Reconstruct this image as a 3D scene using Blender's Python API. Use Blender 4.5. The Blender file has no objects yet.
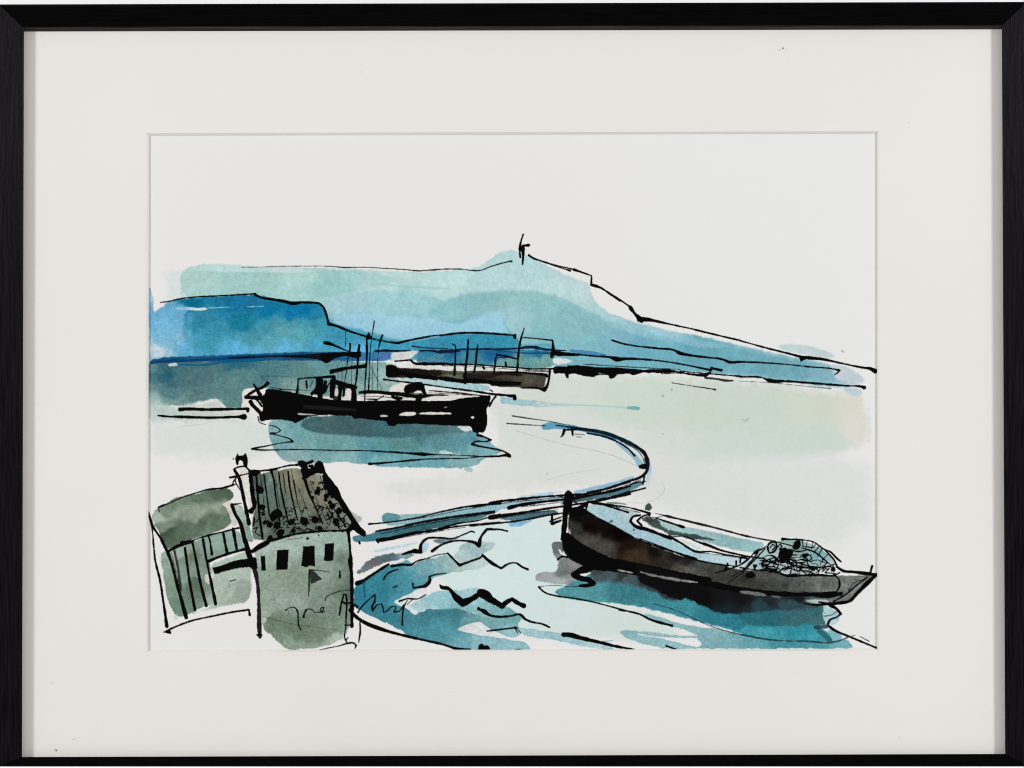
import bpy, math
import numpy as np

rng = np.random.RandomState(7)
S = 0.0004            # metres per photo pixel on the face of the mat
D = 1.30              # camera distance to the face of the mat
CZ = 1.5              # height of the picture's centre on the wall
scene = bpy.context.scene
col = scene.collection


def P(px, py, y=0.0):
    k = S * (D + y) / D
    return ((px - 512.0) * k, y, CZ - (py - 384.0) * k)


def lin(c):
    c = np.asarray(c, dtype=np.float64)
    return np.where(c <= 0.04045, c / 12.92, ((c + 0.055) / 1.055) ** 2.4)


# ------------------------------------------------------------------ noise
def field(h, w, cell, seed):
    r = np.random.RandomState(seed)
    gh, gw = int(h / cell) + 4, int(w / cell) + 4
    g = r.rand(gh, gw) * 2 - 1
    y = np.arange(h) / cell
    x = np.arange(w) / cell
    yi, xi = y.astype(int), x.astype(int)
    fy, fx = y - yi, x - xi
    fy = fy * fy * (3 - 2 * fy)
    fx = fx * fx * (3 - 2 * fx)
    a = g[yi][:, xi]
    b = g[yi][:, xi + 1]
    c = g[yi + 1][:, xi]
    d = g[yi + 1][:, xi + 1]
    fx = fx[None, :]
    fy = fy[:, None]
    return (a * (1 - fx) + b * fx) * (1 - fy) + (c * (1 - fx) + d * fx) * fy


# ------------------------------------------------------------------ the sheet: pigment worked out on a fine grid
X0, Y0, X1, Y1, ST = 145.0, 225.0, 882.0, 655.0, 0.5
W = int((X1 - X0) / ST) + 1
H = int((Y1 - Y0) / ST) + 1
GX = X0 + np.arange(W) * ST
GY = Y0 + np.arange(H) * ST
PAPER = np.array([226, 225, 222.]) / 255


def paper_tint(x, y):
    t = np.clip((x - 250) / 550, 0, 1)[..., None]
    a = np.array([230.0, 228.2, 226.6]) / 255
    b = np.array([228.5, 229.0, 228.4]) / 255
    return a * (1 - t) + b * t


C = paper_tint(*np.meshgrid(GX, GY)).copy()
LAB = np.zeros((H, W), np.uint8)
INKM = np.zeros((H, W))
N_FINE = field(H, W, 2.4, 1)
N_GRAIN = 0.95 * field(H, W, 2.1, 2) + 0.6 * field(H, W, 3.6, 3)
N_MED = field(H, W, 9, 4)
N_BIG = field(H, W, 34, 5)
N_WX = 5 * field(H, W, 26, 6) + 2.5 * field(H, W, 10, 7)
N_WY = 5 * field(H, W, 26, 8) + 2.5 * field(H, W, 10, 9)
N_MOT = 0.6 * field(H, W, 16, 10) + 0.5 * field(H, W, 7, 11)

LABELS = {}          # word used below -> number
NAMES = {}


def lab(word):
    return LABELS[word]


TILES = dict(px=(0, 0, 1), a1=(140, 220, 6.4), a2=(300, 220, 6.4), a3=(460, 220, 6.4), a4=(580, 220, 6.4),
             a5=(740, 300, 6.4), a6=(580, 320, 6.4), b1=(140, 340, 6.4), b2=(230, 350, 8), b3=(320, 310, 8),
             b4=(380, 360, 8), b5=(440, 310, 8), b6=(500, 380, 6.4), c1=(140, 446, 8), c2=(240, 446, 8),
             c3=(140, 540, 8), c4=(250, 560, 8), c5=(340, 480, 6.4), c6=(340, 550, 6.4), c7=(470, 480, 6.4),
             d1=(540, 480, 6.4), d2=(640, 490, 8), d3=(740, 520, 6.827), d4=(480, 560, 6.4), d5=(600, 560, 6.4),
             d6=(740, 560, 6.4), e1=(260, 400, 6.4), e2=(390, 400, 6.4), f6=(130, 480, 2.56), g1=(540, 470, 5.488), g2=(640, 500, 4.096))


def chaikin(p, n, cut=2.4):
    p = np.asarray(p, float)
    for k in range(n):                      # corners are only nipped, never cut far back
        q = np.roll(p, -1, 0)
        L = np.hypot(*(q - p).T)[:, None] + 1e-9
        f = np.minimum(0.25, (cut if k == 0 else cut * .35) / L)
        p = np.stack([p + (q - p) * f, q - (q - p) * f], 1).reshape(-1, p.shape[1])
    return p


def box(x0, y0, x1, y1):
    i0 = max(0, int((x0 - X0) / ST)); i1 = min(W, int((x1 - X0) / ST) + 2)
    j0 = max(0, int((y0 - Y0) / ST)); j1 = min(H, int((y1 - Y0) / ST) + 2)
    return slice(j0, j1), slice(i0, i1)


def poly_sd(p, sy, sx):
    x = GX[sx][None, :]; y = GY[sy][:, None]
    best = np.full((y.shape[0], x.shape[1]), 1e9)
    ins = np.zeros(best.shape, bool)
    q = np.roll(p, -1, 0)
    for (ax, ay), (bx, by) in zip(p, q):
        dx, dy = bx - ax, by - ay
        L = dx * dx + dy * dy + 1e-12
        t = np.clip(((x - ax) * dx + (y - ay) * dy) / L, 0, 1)
        d = (x - ax - t * dx) ** 2 + (y - ay - t * dy) ** 2
        np.minimum(best, d, out=best)
        if ay != by:
            c = (ay > y) != (by > y)
            ins ^= c & (x < ax + (y - ay) * dx / dy)
    d = np.sqrt(best)
    return np.where(ins, d, -d)


def sstep(a, b, x):
    t = np.clip((x - a) / (b - a), 0, 1)
    return t * t * (3 - 2 * t)


SAT_CUT, DARKEN = 0.10, 0.10


def wash(p, ctrl, label=None, soft=1.4, rough=0.75, a=1.0, gran=0.085, mot=0.045, edge=0.05, ch=2, pw=3.6, multiply=0, lift=0.0, sat=1.0, teal=0.0):
    p = chaikin(p, int(ch))
    pad = soft + rough * 2 + 2
    sy, sx = box(p[:, 0].min() - pad, p[:, 1].min() - pad, p[:, 0].max() + pad, p[:, 1].max() + pad)
    d = poly_sd(p, sy, sx)
    d = d + rough * (0.75 * N_MED[sy, sx] + 0.45 * N_FINE[sy, sx])
    m = sstep(-soft / 2, soft / 2, d) * a
    x = GX[sx][None, :] + N_WX[sy, sx]
    y = GY[sy][:, None] + N_WY[sy, sx]
    num = np.zeros(m.shape + (3,)); den = np.zeros(m.shape)
    for (cx, cy, r, g, b) in ctrl:
        w = 1.0 / (((x - cx) ** 2 + (1.6 * (y - cy)) ** 2) + 9.0) ** (pw / 2)
        num += w[..., None] * (np.array([r, g, b]) / 255)
        den += w
    c = num / den[..., None]
    lum = c.mean(-1, keepdims=True)
    c = (lum + (c - lum) * (1 - SAT_CUT) * sat) * (1 - DARKEN * (1 - lum))
    c[..., 2] -= teal * np.maximum(c[..., 2] - c[..., 1], 0)
    c = c + (0.97 - c) * lift
    dark = 1 - c.mean(-1)
    f = 1 + (gran * N_GRAIN[sy, sx] + mot * N_MOT[sy, sx]) * (0.45 + 1.3 * dark)
    f = f - edge * np.exp(-(np.maximum(d, 0) / 1.3) ** 2)
    c = np.clip(c * f[..., None], 0, 1)
    if multiply:
        c = c * C[sy, sx] / PAPER
    C[sy, sx] = C[sy, sx] * (1 - m[..., None]) + c * m[..., None]
    INKM[sy, sx] *= (1 - m)
    if label is not None:
        LAB[sy, sx][m > 0.5] = label


def ink_put(cov, sy, sx, rgb, a, label):
    cov = cov * a
    tone = np.array(rgb) / 255
    C[sy, sx] = C[sy, sx] * (1 - cov[..., None]) + tone * cov[..., None]
    INKM[sy, sx] = np.maximum(INKM[sy, sx], cov)
    if label is not None:
        LAB[sy, sx][cov > 0.4] = label


def ink_fill(p, label, rgb=(5, 4, 5), a=1.0, rough=0.45, ch=1, soft=0.5):
    p = chaikin(p, int(ch), 0.9)
    sy, sx = box(p[:, 0].min() - 2, p[:, 1].min() - 2, p[:, 0].max() + 2, p[:, 1].max() + 2)
    d = poly_sd(p, sy, sx) + rough * (0.6 * N_FINE[sy, sx] + 0.5 * N_MED[sy, sx])
    tone = np.array(rgb)
    ink_put(sstep(-soft / 2, soft / 2, d), sy, sx, tone, a, label)


def spline(p):
    """Smooth pen path; sharp turns stay sharp."""
    p = np.asarray(p, float)
    if len(p) == 1:
        return np.vstack([p, p + [0.01, 0, 0]])
    out = [p[0]]
    n = len(p)
    tang = np.zeros((n, 2)); corner = np.zeros(n, bool)
    for i in range(1, n - 1):
        u = p[i, :2] - p[i - 1, :2]; v = p[i + 1, :2] - p[i, :2]
        lu, lv = np.hypot(*u) + 1e-9, np.hypot(*v) + 1e-9
        if (u @ v) / (lu * lv) < 0.58:
            corner[i] = True
        else:
            t = u / lu * lv + v / lv * lu
            tang[i] = t / (np.hypot(*t) + 1e-9)
    for i in range(n - 1):
        a, b = p[i], p[i + 1]
        ch = b[:2] - a[:2]; L = np.hypot(*ch) + 1e-9
        ta = tang[i] if tang[i].any() else ch / L
        tb = tang[i + 1] if tang[i + 1].any() else ch / L
        k = max(1, int(L / 1.3))
        for s in range(1, k + 1):
            t = s / k
            h = (2 * t ** 3 - 3 * t * t + 1, t ** 3 - 2 * t * t + t, -2 * t ** 3 + 3 * t * t, t ** 3 - t * t)
            xy = h[0] * a[:2] + h[1] * ta * L + h[2] * b[:2] + h[3] * tb * L
            out.append([xy[0], xy[1], a[2] + (b[2] - a[2]) * t])
    return np.array(out)


def ink_stroke(p, label, rgb=(5, 4, 5), a=1.0, rough=0.24, soft=0.5, thin=0.0):
    p = spline(p)
    t = np.clip((p[:, 2] - 0.9) / 1.1, 0, 1)
    ii = np.clip(((p[:, 0] - X0) / ST).astype(int), 0, W - 1)
    jj = np.clip(((p[:, 1] - Y0) / ST).astype(int), 0, H - 1)
    p[:, 2] = p[:, 2] + 0.05 + t * (0.16 + 0.09 * p[:, 2])
    p[:, 2] *= 1 + 0.22 * N_MOT[jj, ii] + 0.10 * N_MED[jj, ii]          # the pen presses unevenly
    r = p[:, 2] / 2
    R = r.max() + 2
    sy, sx = box(p[:, 0].min() - R, p[:, 1].min() - R, p[:, 0].max() + R, p[:, 1].max() + R)
    best = np.full((sy.stop - sy.start, sx.stop - sx.start), -9.0)
    if best.size == 0:
        return
    for i in range(len(p) - 1):
        ax, ay, aw = p[i]; bx, by, bw = p[i + 1]
        q = max(aw, bw) / 2 + 2
        ty, tx = box(min(ax, bx) - q, min(ay, by) - q, max(ax, bx) + q, max(ay, by) + q)
        ly = slice(ty.start - sy.start, ty.stop - sy.start); lx = slice(tx.start - sx.start, tx.stop - sx.start)
        if ty.stop <= ty.start or tx.stop <= tx.start:
            continue
        x = GX[tx][None, :]; y = GY[ty][:, None]
        dx, dy = bx - ax, by - ay
        t = np.clip(((x - ax) * dx + (y - ay) * dy) / (dx * dx + dy * dy + 1e-9), 0, 1)
        d = (aw + (bw - aw) * t) / 2 - np.hypot(x - ax - t * dx, y - ay - t * dy)
        np.maximum(best[ly, lx], d, out=best[ly, lx])
    best = best + rough * (0.6 * N_FINE[sy, sx] + 0.4 * N_MED[sy, sx])
    ink_put(sstep(-soft / 2, soft / 2, best), sy, sx, rgb, a, label)


def run(text):
    """One mark per line:  KIND tile part key=value : x,y[,w] ... | colours of a wash x,y,r,g,b"""
    for line in text.strip().splitlines():
        line = line.strip()
        if not line or line[0] == '#':
            continue
        head, body = line.split(':', 1)
        hd = head.split()
        kind, tile, part = hd[0], hd[1], hd[2]
        opt = {}
        for kv in hd[3:]:
            k, v = kv.split('=')
            opt[k] = tuple(float(z) for z in v.split(',')) if ',' in v else float(v)
        label = LABELS[part] if part in LABELS else None
        pts, ctr = (body.split('|') + [''])[:2]

        def read(txt):
            ox, oy, f = TILES[tile]
            w = 8.0 / f
            res = []
            for tok in txt.split():
                if tok[0] == '@':
                    ox, oy, f = TILES[tok[1:]]
                    continue
                v = [float(z) for z in tok.split(',')]
                if len(v) == 5:
                    res.append((ox + v[0] / f, oy + v[1] / f, v[2], v[3], v[4]))
                    continue
                if len(v) == 3:
                    w = v[2] / f
                res.append((ox + v[0] / f, oy + v[1] / f, w))
            return res
        pp = read(pts)
        if kind == 'S':
            ink_stroke(pp, label, **opt)
        elif kind == 'B':
            for q in pp:
                n = 9
                an = np.arange(n) / n * 6.283
                rr = q[2] * (0.85 + 0.4 * rng.rand(n))
                ink_fill(np.stack([q[0] + rr * np.cos(an), q[1] + rr * np.sin(an)], 1), label, **opt)
        elif kind == 'F':
            ink_fill(np.array(pp)[:, :2], label, **opt)
        elif kind == 'W':
            cc = []
            ctrs = read(ctr)
            for q in ctrs:
                if len(q) == 5:
                    cc.append(q)
            wash(np.array(pp)[:, :2], cc, label, **opt)


for i, (k, nm, lb) in enumerate([
        ('paper', 'painting', None),
        ('hill', 'painted_hill', 'pale teal hill wash with a thin ink skyline'),
        ('head', 'painted_headland', 'deep blue headland wash under a bold ink line'),
        ('sea', 'painted_water', None),
        ('trawler', 'painted_boat', 'black inked fishing boat with masts and a long dark hull'),
        ('barge', 'painted_boat', 'small brown boat with thin masts behind the black boat'),
        ('row', 'painted_boat', 'large beached boat with pale blue deck and brown hull'),
        ('net', 'painted_net', 'scribbled heap of netting on the bow of the large boat'),
        ('shed', 'painted_shed', 'green washed shed with black plank lines'),
        ('house', 'painted_house', 'green house with dark ribbed roof and black windows'),
        ('jetty', 'painted_jetty', 'curved blue jetty with double ink outline'),
        ('sign', 'signature', None),
        ('mark', 'painted_hilltop_mark', 'tiny black ink figure on the summit'),
        ('waves', 'painted_waves', 'zigzag ink wave lines in the bay'),
]):
    LABELS[k] = i
    NAMES[i] = (nm, lb)
#@@WASHES
run('''
# ---- broad pale tints of the open water
W px sea soft=13 rough=4 edge=.02 gran=.012 mot=.012 sat=1.12 : 520,372 620,376 740,380 830,392 862,396 869,420 866,444 820,458 740,464 660,472 600,440 560,410 500,400 | 560,390,212,220,212 640,400,207,219,208 700,405,204,217,203 760,410,204,217,204 820,405,209,217,203 855,402,219,218,205 864,430,222,220,210 820,440,204,218,208 740,450,208,220,212 650,450,213,221,216
W px sea soft=26 rough=5 edge=0 gran=.01 mot=.01 : 560,430 700,462 830,455 868,470 872,520 830,545 700,520 640,500 600,470 | 620,460,221,222,219 720,500,220,223,220 840,480,221,224,222
W px sea soft=14 rough=4 edge=0 gran=.012 mot=.012 sat=1.1 : 440,540 470,522 540,514 562,520 560,560 570,590 600,600 650,612 680,634 640,640 560,636 500,622 450,590 430,565 | 470,540,216,230,229 520,545,211,229,227 500,580,213,230,228 560,610,211,227,224 620,625,212,224,220 540,580,211,229,227
W px sea soft=18 rough=5 edge=0 gran=.01 mot=.01 : 150,420 240,412 268,425 280,450 250,458 150,455 | 200,430,219,224,221 260,440,214,223,219
W px sea soft=12 rough=5 edge=0 gran=.01 mot=.01 : 490,400 560,408 640,430 645,470 600,485 480,495 400,500 380,485 480,470 500,440 | 560,420,216,222,216 600,460,220,223,218 450,485,223,224,220
# ---- far hill, layered
W px hill soft=3 rough=1.2 lift=.11 gran=.045 teal=0 : 180,276 186,268 200,264.5 222,264.5 245,266 300,267.5 340,269 385,271 420,272 462,270 482,266 497,254 512,250 524,254 540,262 565,275 590,284 591,295 597,305 612,315 640,324 658,327.5 680,333 705,337 722,342 745,346 768,352 800,358 830,365 846,372 858,383 846,388 820,386 780,380 700,372 580,368 480,362 330,358 190,320 180,300 | 184,285,170,213,207 200,290,160,206,201 225,268,182,221,217 250,285,155,203,197 330,285,152,206,203 280,270,190,220,216 390,275,182,219,216 430,282,178,218,217 400,296,150,206,208 460,276,180,222,220 500,262,172,212,214 520,275,172,215,218 480,285,172,216,218 560,290,180,216,217 588,288,182,214,216 600,312,165,208,212 560,345,100,175,190 640,345,90,170,190 700,350,85,168,186 660,330,150,202,214 740,352,110,182,200 800,362,105,178,194 840,372,125,185,200 860,390,190,212,220 840,345,200,216,216 800,346,196,215,216 480,345,60,160,190 420,350,60,160,190 350,340,60,160,195
W px hill soft=7 rough=2 edge=0 gran=.03 a=.6 : 163,273 180,270 190,276 190,300 178,302 166,300 168,288 | 172,285,208,220,222
W px hill soft=2 rough=1.6 edge=.02 a=.6 gran=.03 : 250,270 300,271 360,274 400,277 440,284 452,288 430,290 380,286 330,283 280,281 240,279 | 300,275,196,222,218 400,282,186,218,217
S px hill rgb=150,196,198 a=.5 : 365,283,1.2 400,286,2 435,288,2.4 450,289,1
S px hill rgb=168,208,206 a=.5 : 340,277,1 380,280,1.6 420,284,1.4
W px hill soft=2 rough=1 edge=.03 a=.85 lift=.08 gran=.045 : 180,272 200,271 240,272 300,273 335,271 370,272 400,280 368,288 345,292 330,297 300,300 190,300 181,290 | 190,285,165,208,203 250,285,150,200,195 330,285,140,200,196 300,278,165,212,208 375,282,160,211,209
W px hill soft=3 rough=1.5 edge=.02 a=.7 lift=.14 gran=.045 : 320,300 345,292 380,291 420,294 445,300 455,312 440,318 400,316 350,313 328,320 322,308 | 340,300,150,200,214 400,305,142,204,214 440,308,130,198,208
W px hill soft=5 rough=1.2 edge=.0 a=.95 lift=.1 sat=.95 gran=.045 teal=0 : 425,314 440,303 460,295 490,291 515,290 540,292 560,297 580,306 600,317 620,324 660,336 700,344 740,350 790,358 830,370 840,382 780,378 700,368 620,356 560,352 520,346 512,335 505,325 508,312 490,312 465,320 445,318 | 450,308,125,195,205 480,300,120,188,193 520,296,130,192,194 512,315,150,202,208 540,310,130,194,197 560,330,125,192,200 590,320,118,186,194 620,335,112,180,200 560,345,115,188,200 660,345,92,174,194 700,352,80,165,185 640,350,88,172,196 740,357,92,170,188 790,366,92,165,182 830,376,112,176,192
W px hill soft=3 rough=1.5 edge=.02 rough=.7 gran=.02 teal=.2 : 776,346 790,344 808,346 826,351 836,356 830,358 808,355 786,351 | 790,347,196,215,216 825,354,196,212,216
W px hill soft=3 rough=1.5 edge=.0 rough=.7 gran=.02 : 830,364 846,366 862,376 866,382 852,384 836,380 | 850,374,196,210,216
W px hill soft=3 rough=1.5 edge=.0 rough=.7 gran=.02 : 842,387 858,388 864,393 856,397 846,393 | 856,392,188,208,216
W px hill soft=4 rough=1.5 edge=.0 a=.6 : 600,316 640,326 690,338 730,347 700,348 650,338 610,326 | 620,322,160,210,222 690,342,150,200,218
W px hill soft=3 rough=1.2 edge=.03 a=.9 lift=.06 gran=.045 sat=1.12 : 332,318 340,313 370,312.5 400,315 430,318 458,323 478,317 497,311.5 506,311 503,322 510,334 480,334 450,335 425,338 405,341 375,334 355,328 336,324 | 360,320,155,204,224 420,328,155,206,226 480,325,155,208,228 400,318,158,208,226
# ---- front headland and the band of blue
W px head soft=2 rough=1 : 147,288 151,287 153,300 154,312 158,310 168,302 178,299 200,297 230,296 255,294.5 275,299 298,303 322,303 327,314 330,324 350,330 368,335 390,341 410,343 450,335 500,333 516,336 520,345 552,343 556,352 552,362 480,360 420,358 330,360 148,362 149,330 | 149,300,160,205,226 156,322,105,180,222 164,335,120,190,222 170,315,100,175,215 160,345,190,210,222 190,302,0,118,160 230,302,16,122,170 250,308,20,120,172 270,312,0,125,172 200,320,40,142,176 215,330,52,152,184 240,322,16,130,166 260,330,60,150,176 280,332,92,168,178 302,310,0,124,182 318,316,28,138,178 310,330,72,164,182 296,335,84,170,186 285,325,72,158,176 312,322,66,158,178 270,341,88,172,194 255,336,70,156,178 200,345,60,158,186 185,350,90,180,222 240,350,90,182,226 280,348,95,188,230 320,345,70,170,205 340,338,55,155,190 375,347,50,160,195 360,354,95,186,228 400,346,60,162,196 440,345,50,150,188 500,342,46,150,182 535,344,90,180,200
W px head soft=4 rough=2 edge=0 a=.8 : 152,328 160,312 174,304 190,306 184,318 182,330 186,344 170,350 158,346 | 160,325,112,184,222 175,318,104,178,216 172,342,125,190,222
W px paper soft=1 rough=.5 edge=0 : 174,308 190,306.5 194,308 206,307.5 208,310 198,311 190,310.5 176,309.5 | 180,308,150,195,225 196,309,215,225,228
W px paper soft=1 rough=.4 edge=0 ch=1 : 206,307.4 228,306.8 229,307.6 206,308.6 | 210,308,150,205,220
W px paper soft=1 rough=.4 edge=0 ch=1 : 247,306.2 264,305.8 264,306.7 247,307.3 | 250,306,110,190,215
W px head soft=1.4 rough=.7 edge=0 sat=.8 : 150,360 165,357 200,356 240,354.5 300,352 330,352 390,352 392,356 388,361 330,362 280,361 230,363 190,364 170,363 150,362 | 160,359,0,86,140 200,358,10,90,150 240,357,0,92,146 270,356,0,94,150 300,357,0,80,140 330,357,0,100,160 370,356,30,130,195 386,358,60,120,190
W px sea soft=1.5 rough=.8 edge=.02 : 420,351 450,349 500,349 553,351 556,356 552,367 540,369 500,367 480,366 450,364 415,362 | 430,352,40,130,175 450,352,15,95,155 500,352,20,105,165 540,352,28,120,170 430,360,70,140,165 470,362,60,140,165 510,363,110,165,160 545,362,115,170,165
# ---- dark sea on the left, behind the black boat
W px sea soft=2.2 rough=1.6 edge=.03 sat=.85 lift=-.05 : 148,361 180,362 250,361 330,360 366,362 388,362 396,365 394,376 402,382 398,388 388,396 340,398 300,394 262,388 252,388 243,390 243,400 242,409 226,409 221,401 214,398 204,401 180,406 158,406 149,412 147,380 | 152,368,88,140,150 165,366,66,118,128 180,378,78,128,136 170,392,88,140,148 200,380,82,126,134 172,378,40,112,135 195,395,96,140,144 215,375,84,134,140 240,366,40,118,142 230,385,96,148,148 228,402,96,148,148 245,375,92,146,146 275,370,80,140,150 300,375,96,150,150 320,368,96,160,168 330,380,120,170,166 360,375,115,165,165 370,388,142,182,176 390,378,160,196,190 150,402,165,198,195 300,390,130,170,166 172,402,120,160,158
W px sea soft=7 rough=3 edge=0 gran=.03 : 148,402 180,407 205,403 218,399 226,410 243,411 244,414 240,420 180,421 150,421 147,410 | 160,408,188,206,199 200,412,202,211,203 230,412,206,213,205 152,418,190,207,203
S px sea rgb=0,56,104 a=.85 : 151,362.5,2.4 164,361.5,2.6 190,360.5,2 230,358,2.4 270,356,2.2
S px sea rgb=0,86,132 a=.75 : 176,364.5,1.4 200,365,1.6 235,361,2.6 262,360,2.4
W px paper soft=1.2 rough=.6 edge=0 : 168,364 176,362.5 178,365.5 169,366.5 | 172,364,190,210,210
W px paper soft=1 rough=.3 edge=0 : 242,389.5 250,388 258,389 264,392 270,397 272,403 268,412 252,412 243,410 | 252,395,226,222,216
# white patches beyond the rail and masts
W px paper soft=2 rough=.9 edge=0 ch=1 : 391,353 400,351 418,350.5 417,353 412,358 404,360 396,362 391,359 | 396,356,206,214,214 410,354,218,218,213
W px paper soft=1.2 rough=.6 edge=0 : 404,364 430,364 470,366 520,369 550,371 550,375 500,372 450,370 410,369 | 440,368,220,218,212
W px sea soft=2.5 rough=1 edge=.02 : 398,377.5 430,378.5 460,381 488,385 491,390 470,391 440,388 420,385 402,381 | 420,380,180,208,212 470,386,165,205,210
W px paper soft=1 rough=.5 edge=0 : 388,392 392,386 400,383 408,384 420,388 450,390 480,394 470,399 400,401 360,400 356,396 382,392 | 400,391,222,219,213
# ---- water under the black boat
W px sea soft=1.6 rough=.9 edge=.03 sat=.84 teal=.3 sat=.9 : 268,424 274,419 300,416 466,424 470,430 480,434 489,439 492,445 504,452 490,455.5 481,461 477,465 464,468 430,467.5 390,467 370,465 345,461.5 325,463 300,462.5 288,462 278,456 272,445 269,434 | 273,430,130,182,190 285,445,112,170,175 300,430,108,168,175 290,458,140,180,180 330,448,104,164,168 340,459,130,185,190 380,452,80,158,176 400,440,84,148,150 420,430,76,134,142 440,440,86,150,162 380,462,112,180,196 430,462,106,176,194 470,440,84,152,176 485,445,122,178,192 470,460,128,182,192 455,425,100,148,158
W px sea soft=3 rough=1 edge=.06 sat=.8 teal=.3 lift=-.06 : 299,424 308,417 340,415 395,418 470,428 470,432 430,434 400,438 370,437 345,435 325,434 310,431 302,428 | 310,426,72,118,128 330,425,78,118,122 345,430,70,112,122 390,428,66,122,134 430,430,76,130,138 460,430,88,138,150
W px paper soft=1 rough=.6 edge=0 : 440,450.5 447,450.5 453,453.5 462,454 460,455.5 450,455 439,454 | 450,453,190,215,222
S px sea rgb=150,185,190 a=.8 : 466,469,3 471,470,4
W px paper soft=1 rough=.6 edge=0 : 456,426 468,426 472,427.5 470,431 465,432 460,429 | 465,428,205,215,216
W b6 sea soft=2 rough=.8 edge=.05 : 0,100 60,118 150,128 300,140 420,160 260,172 110,160 50,150 0,155 | 0,130,150,198,208 150,145,165,204,210 350,160,190,214,214
S b6 sea rgb=165,203,204 a=.85 : 350,158,14 500,160,9 700,170,9 800,177,12
S b6 sea rgb=118,170,174 a=.95 : 820,178,16 860,180,24 885,182,20
S b1 sea rgb=198,204,212 a=.8 : 260,552,6 350,545,8 480,525,5
# ---- jetty washes
S b6 jetty rgb=92,152,180 a=.95 : 285,300,36 330,292,40 420,300,34 560,322,22 720,362,24 850,415,22 930,475,18
S b6 jetty rgb=60,120,150 a=.7 : 440,302,22 600,330,20 750,372,18 880,430,16
S b6 jetty rgb=142,180,198 a=.95 : 750,402,18 820,455,26 875,505,34 895,535,34
S b6 jetty rgb=152,192,212 a=.9 : 950,510,14 960,580,22 945,645,24
S b6 jetty rgb=200,212,216 a=.8 : 960,600,20 950,650,30 930,690,20
S b6 jetty rgb=150,188,206 a=.9 : 480,720,14 600,695,18 720,665,20 850,622,14
S b6 jetty rgb=190,214,225 a=.9 : 120,750,10 300,725,12 400,715,8
S b6 jetty rgb=78,128,140 a=.95 : 600,750,26 720,722,34 820,695,36 910,660,20
W c5 jetty soft=1.2 rough=.8 teal=.45 : 78,355 200,345 240,325 400,302 600,262 800,225 920,212 985,208 900,252 700,290 500,335 330,372 240,388 85,400 | 100,375,78,140,172 200,365,66,128,160 350,335,56,116,146 500,300,50,104,124 700,265,60,110,122 850,240,84,132,146
W c5 jetty soft=1.4 rough=.8 teal=.4 : 290,250 400,220 560,212 700,192 850,167 1024,150 1024,205 850,225 600,262 400,288 300,292 | 350,265,150,188,192 500,240,142,184,198 700,215,140,186,202 950,185,146,192,212
W c5 jetty soft=1.4 rough=.6 edge=.1 : 265,230 290,208 340,212 382,222 385,250 350,272 275,272 | 320,240,92,152,162
W c7 jetty soft=1.4 rough=.8 teal=.3 : 0,182 130,160 250,142 420,122 600,104 600,120 420,142 260,172 130,208 0,236 | 50,200,146,192,210 300,150,156,200,220 500,120,150,196,216
W c7 jetty soft=2 rough=.8 edge=0 : 280,125 420,98 540,78 545,90 480,108 340,122 | 420,108,176,206,224
W c7 jetty soft=2 rough=.8 edge=0 : 670,72 850,28 980,0 1010,8 860,58 700,84 | 850,45,150,190,214
W c7 jetty soft=1.3 rough=.9 : 170,242 320,212 520,192 575,206 400,250 230,262 | 250,240,84,128,140 450,215,70,112,124
W c7 jetty soft=1.3 rough=.8 : 245,272 330,262 410,256 330,294 250,302 | 300,280,128,186,224
W c7 jetty soft=1.3 rough=.8 : 640,118 800,98 900,80 1024,40 1024,78 900,106 780,126 650,150 560,160 | 700,115,70,100,108 900,90,84,126,138
# ---- bay water, left
W c6 sea soft=1.5 rough=1 lift=.07 sat=.86 teal=.4 lift=.03 sat=.98 : 85,245 130,205 200,165 260,130 310,100 350,92 400,70 440,62 462,95 500,75 560,58 690,25 730,50 762,90 820,85 915,50 990,70 900,120 760,140 680,152 600,172 565,215 470,268 340,330 370,350 430,372 480,418 560,375 640,380 740,365 800,385 860,405 930,420 1010,450 1024,500 1010,520 950,505 905,462 870,462 800,482 745,508 800,525 900,545 1024,570 1024,640 830,636 740,630 660,602 540,576 440,548 390,515 330,480 200,425 90,362 | 110,290,32,124,172 180,230,42,136,174 260,180,40,132,162 330,150,52,140,172 250,260,36,128,162 400,190,62,146,178 470,150,78,156,184 520,110,112,172,188 620,90,140,184,188 700,100,150,190,190 800,110,182,208,204 900,90,196,216,212 150,350,40,126,164 260,370,44,128,158 400,330,62,150,180 420,400,60,138,166 330,430,46,128,158 520,420,56,130,154 600,420,52,128,154 740,410,56,128,150 640,480,66,148,174 560,520,66,150,176 750,520,84,162,186 850,440,104,162,170 980,470,118,172,182 850,590,108,172,190 980,600,124,182,196
W c6 sea soft=1.6 rough=1 edge=.02 teal=.3 : 436,362 480,330 560,290 640,255 700,262 780,255 870,235 905,245 860,290 900,290 1000,330 1024,360 1024,420 900,420 820,390 740,372 640,380 560,372 500,400 | 500,350,170,208,214 600,320,150,200,214 700,300,150,202,214 800,370,132,188,198 850,280,170,212,220 960,370,150,200,208
W c6 paper soft=1 rough=.6 edge=0 : 336,330 400,308 470,270 545,245 560,255 500,300 440,345 470,395 488,418 470,412 430,372 370,350 | 420,330,216,224,224
W c6 paper soft=1 rough=.6 edge=0 : 745,508 800,482 870,462 905,460 950,505 1024,540 1024,566 900,545 800,524 | 900,500,218,222,222
W c5 waves soft=1.6 rough=1.2 gran=.08 edge=.06 : 105,595 150,540 220,490 320,470 440,468 490,480 400,508 300,522 220,560 120,605 | 150,560,104,128,132 220,520,92,108,112 200,545,120,110,112 330,490,84,112,120 430,480,130,165,175
W c5 waves soft=1.6 rough=.8 : 590,385 660,370 780,368 700,402 620,410 | 650,390,116,136,138 750,375,150,165,165
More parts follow.
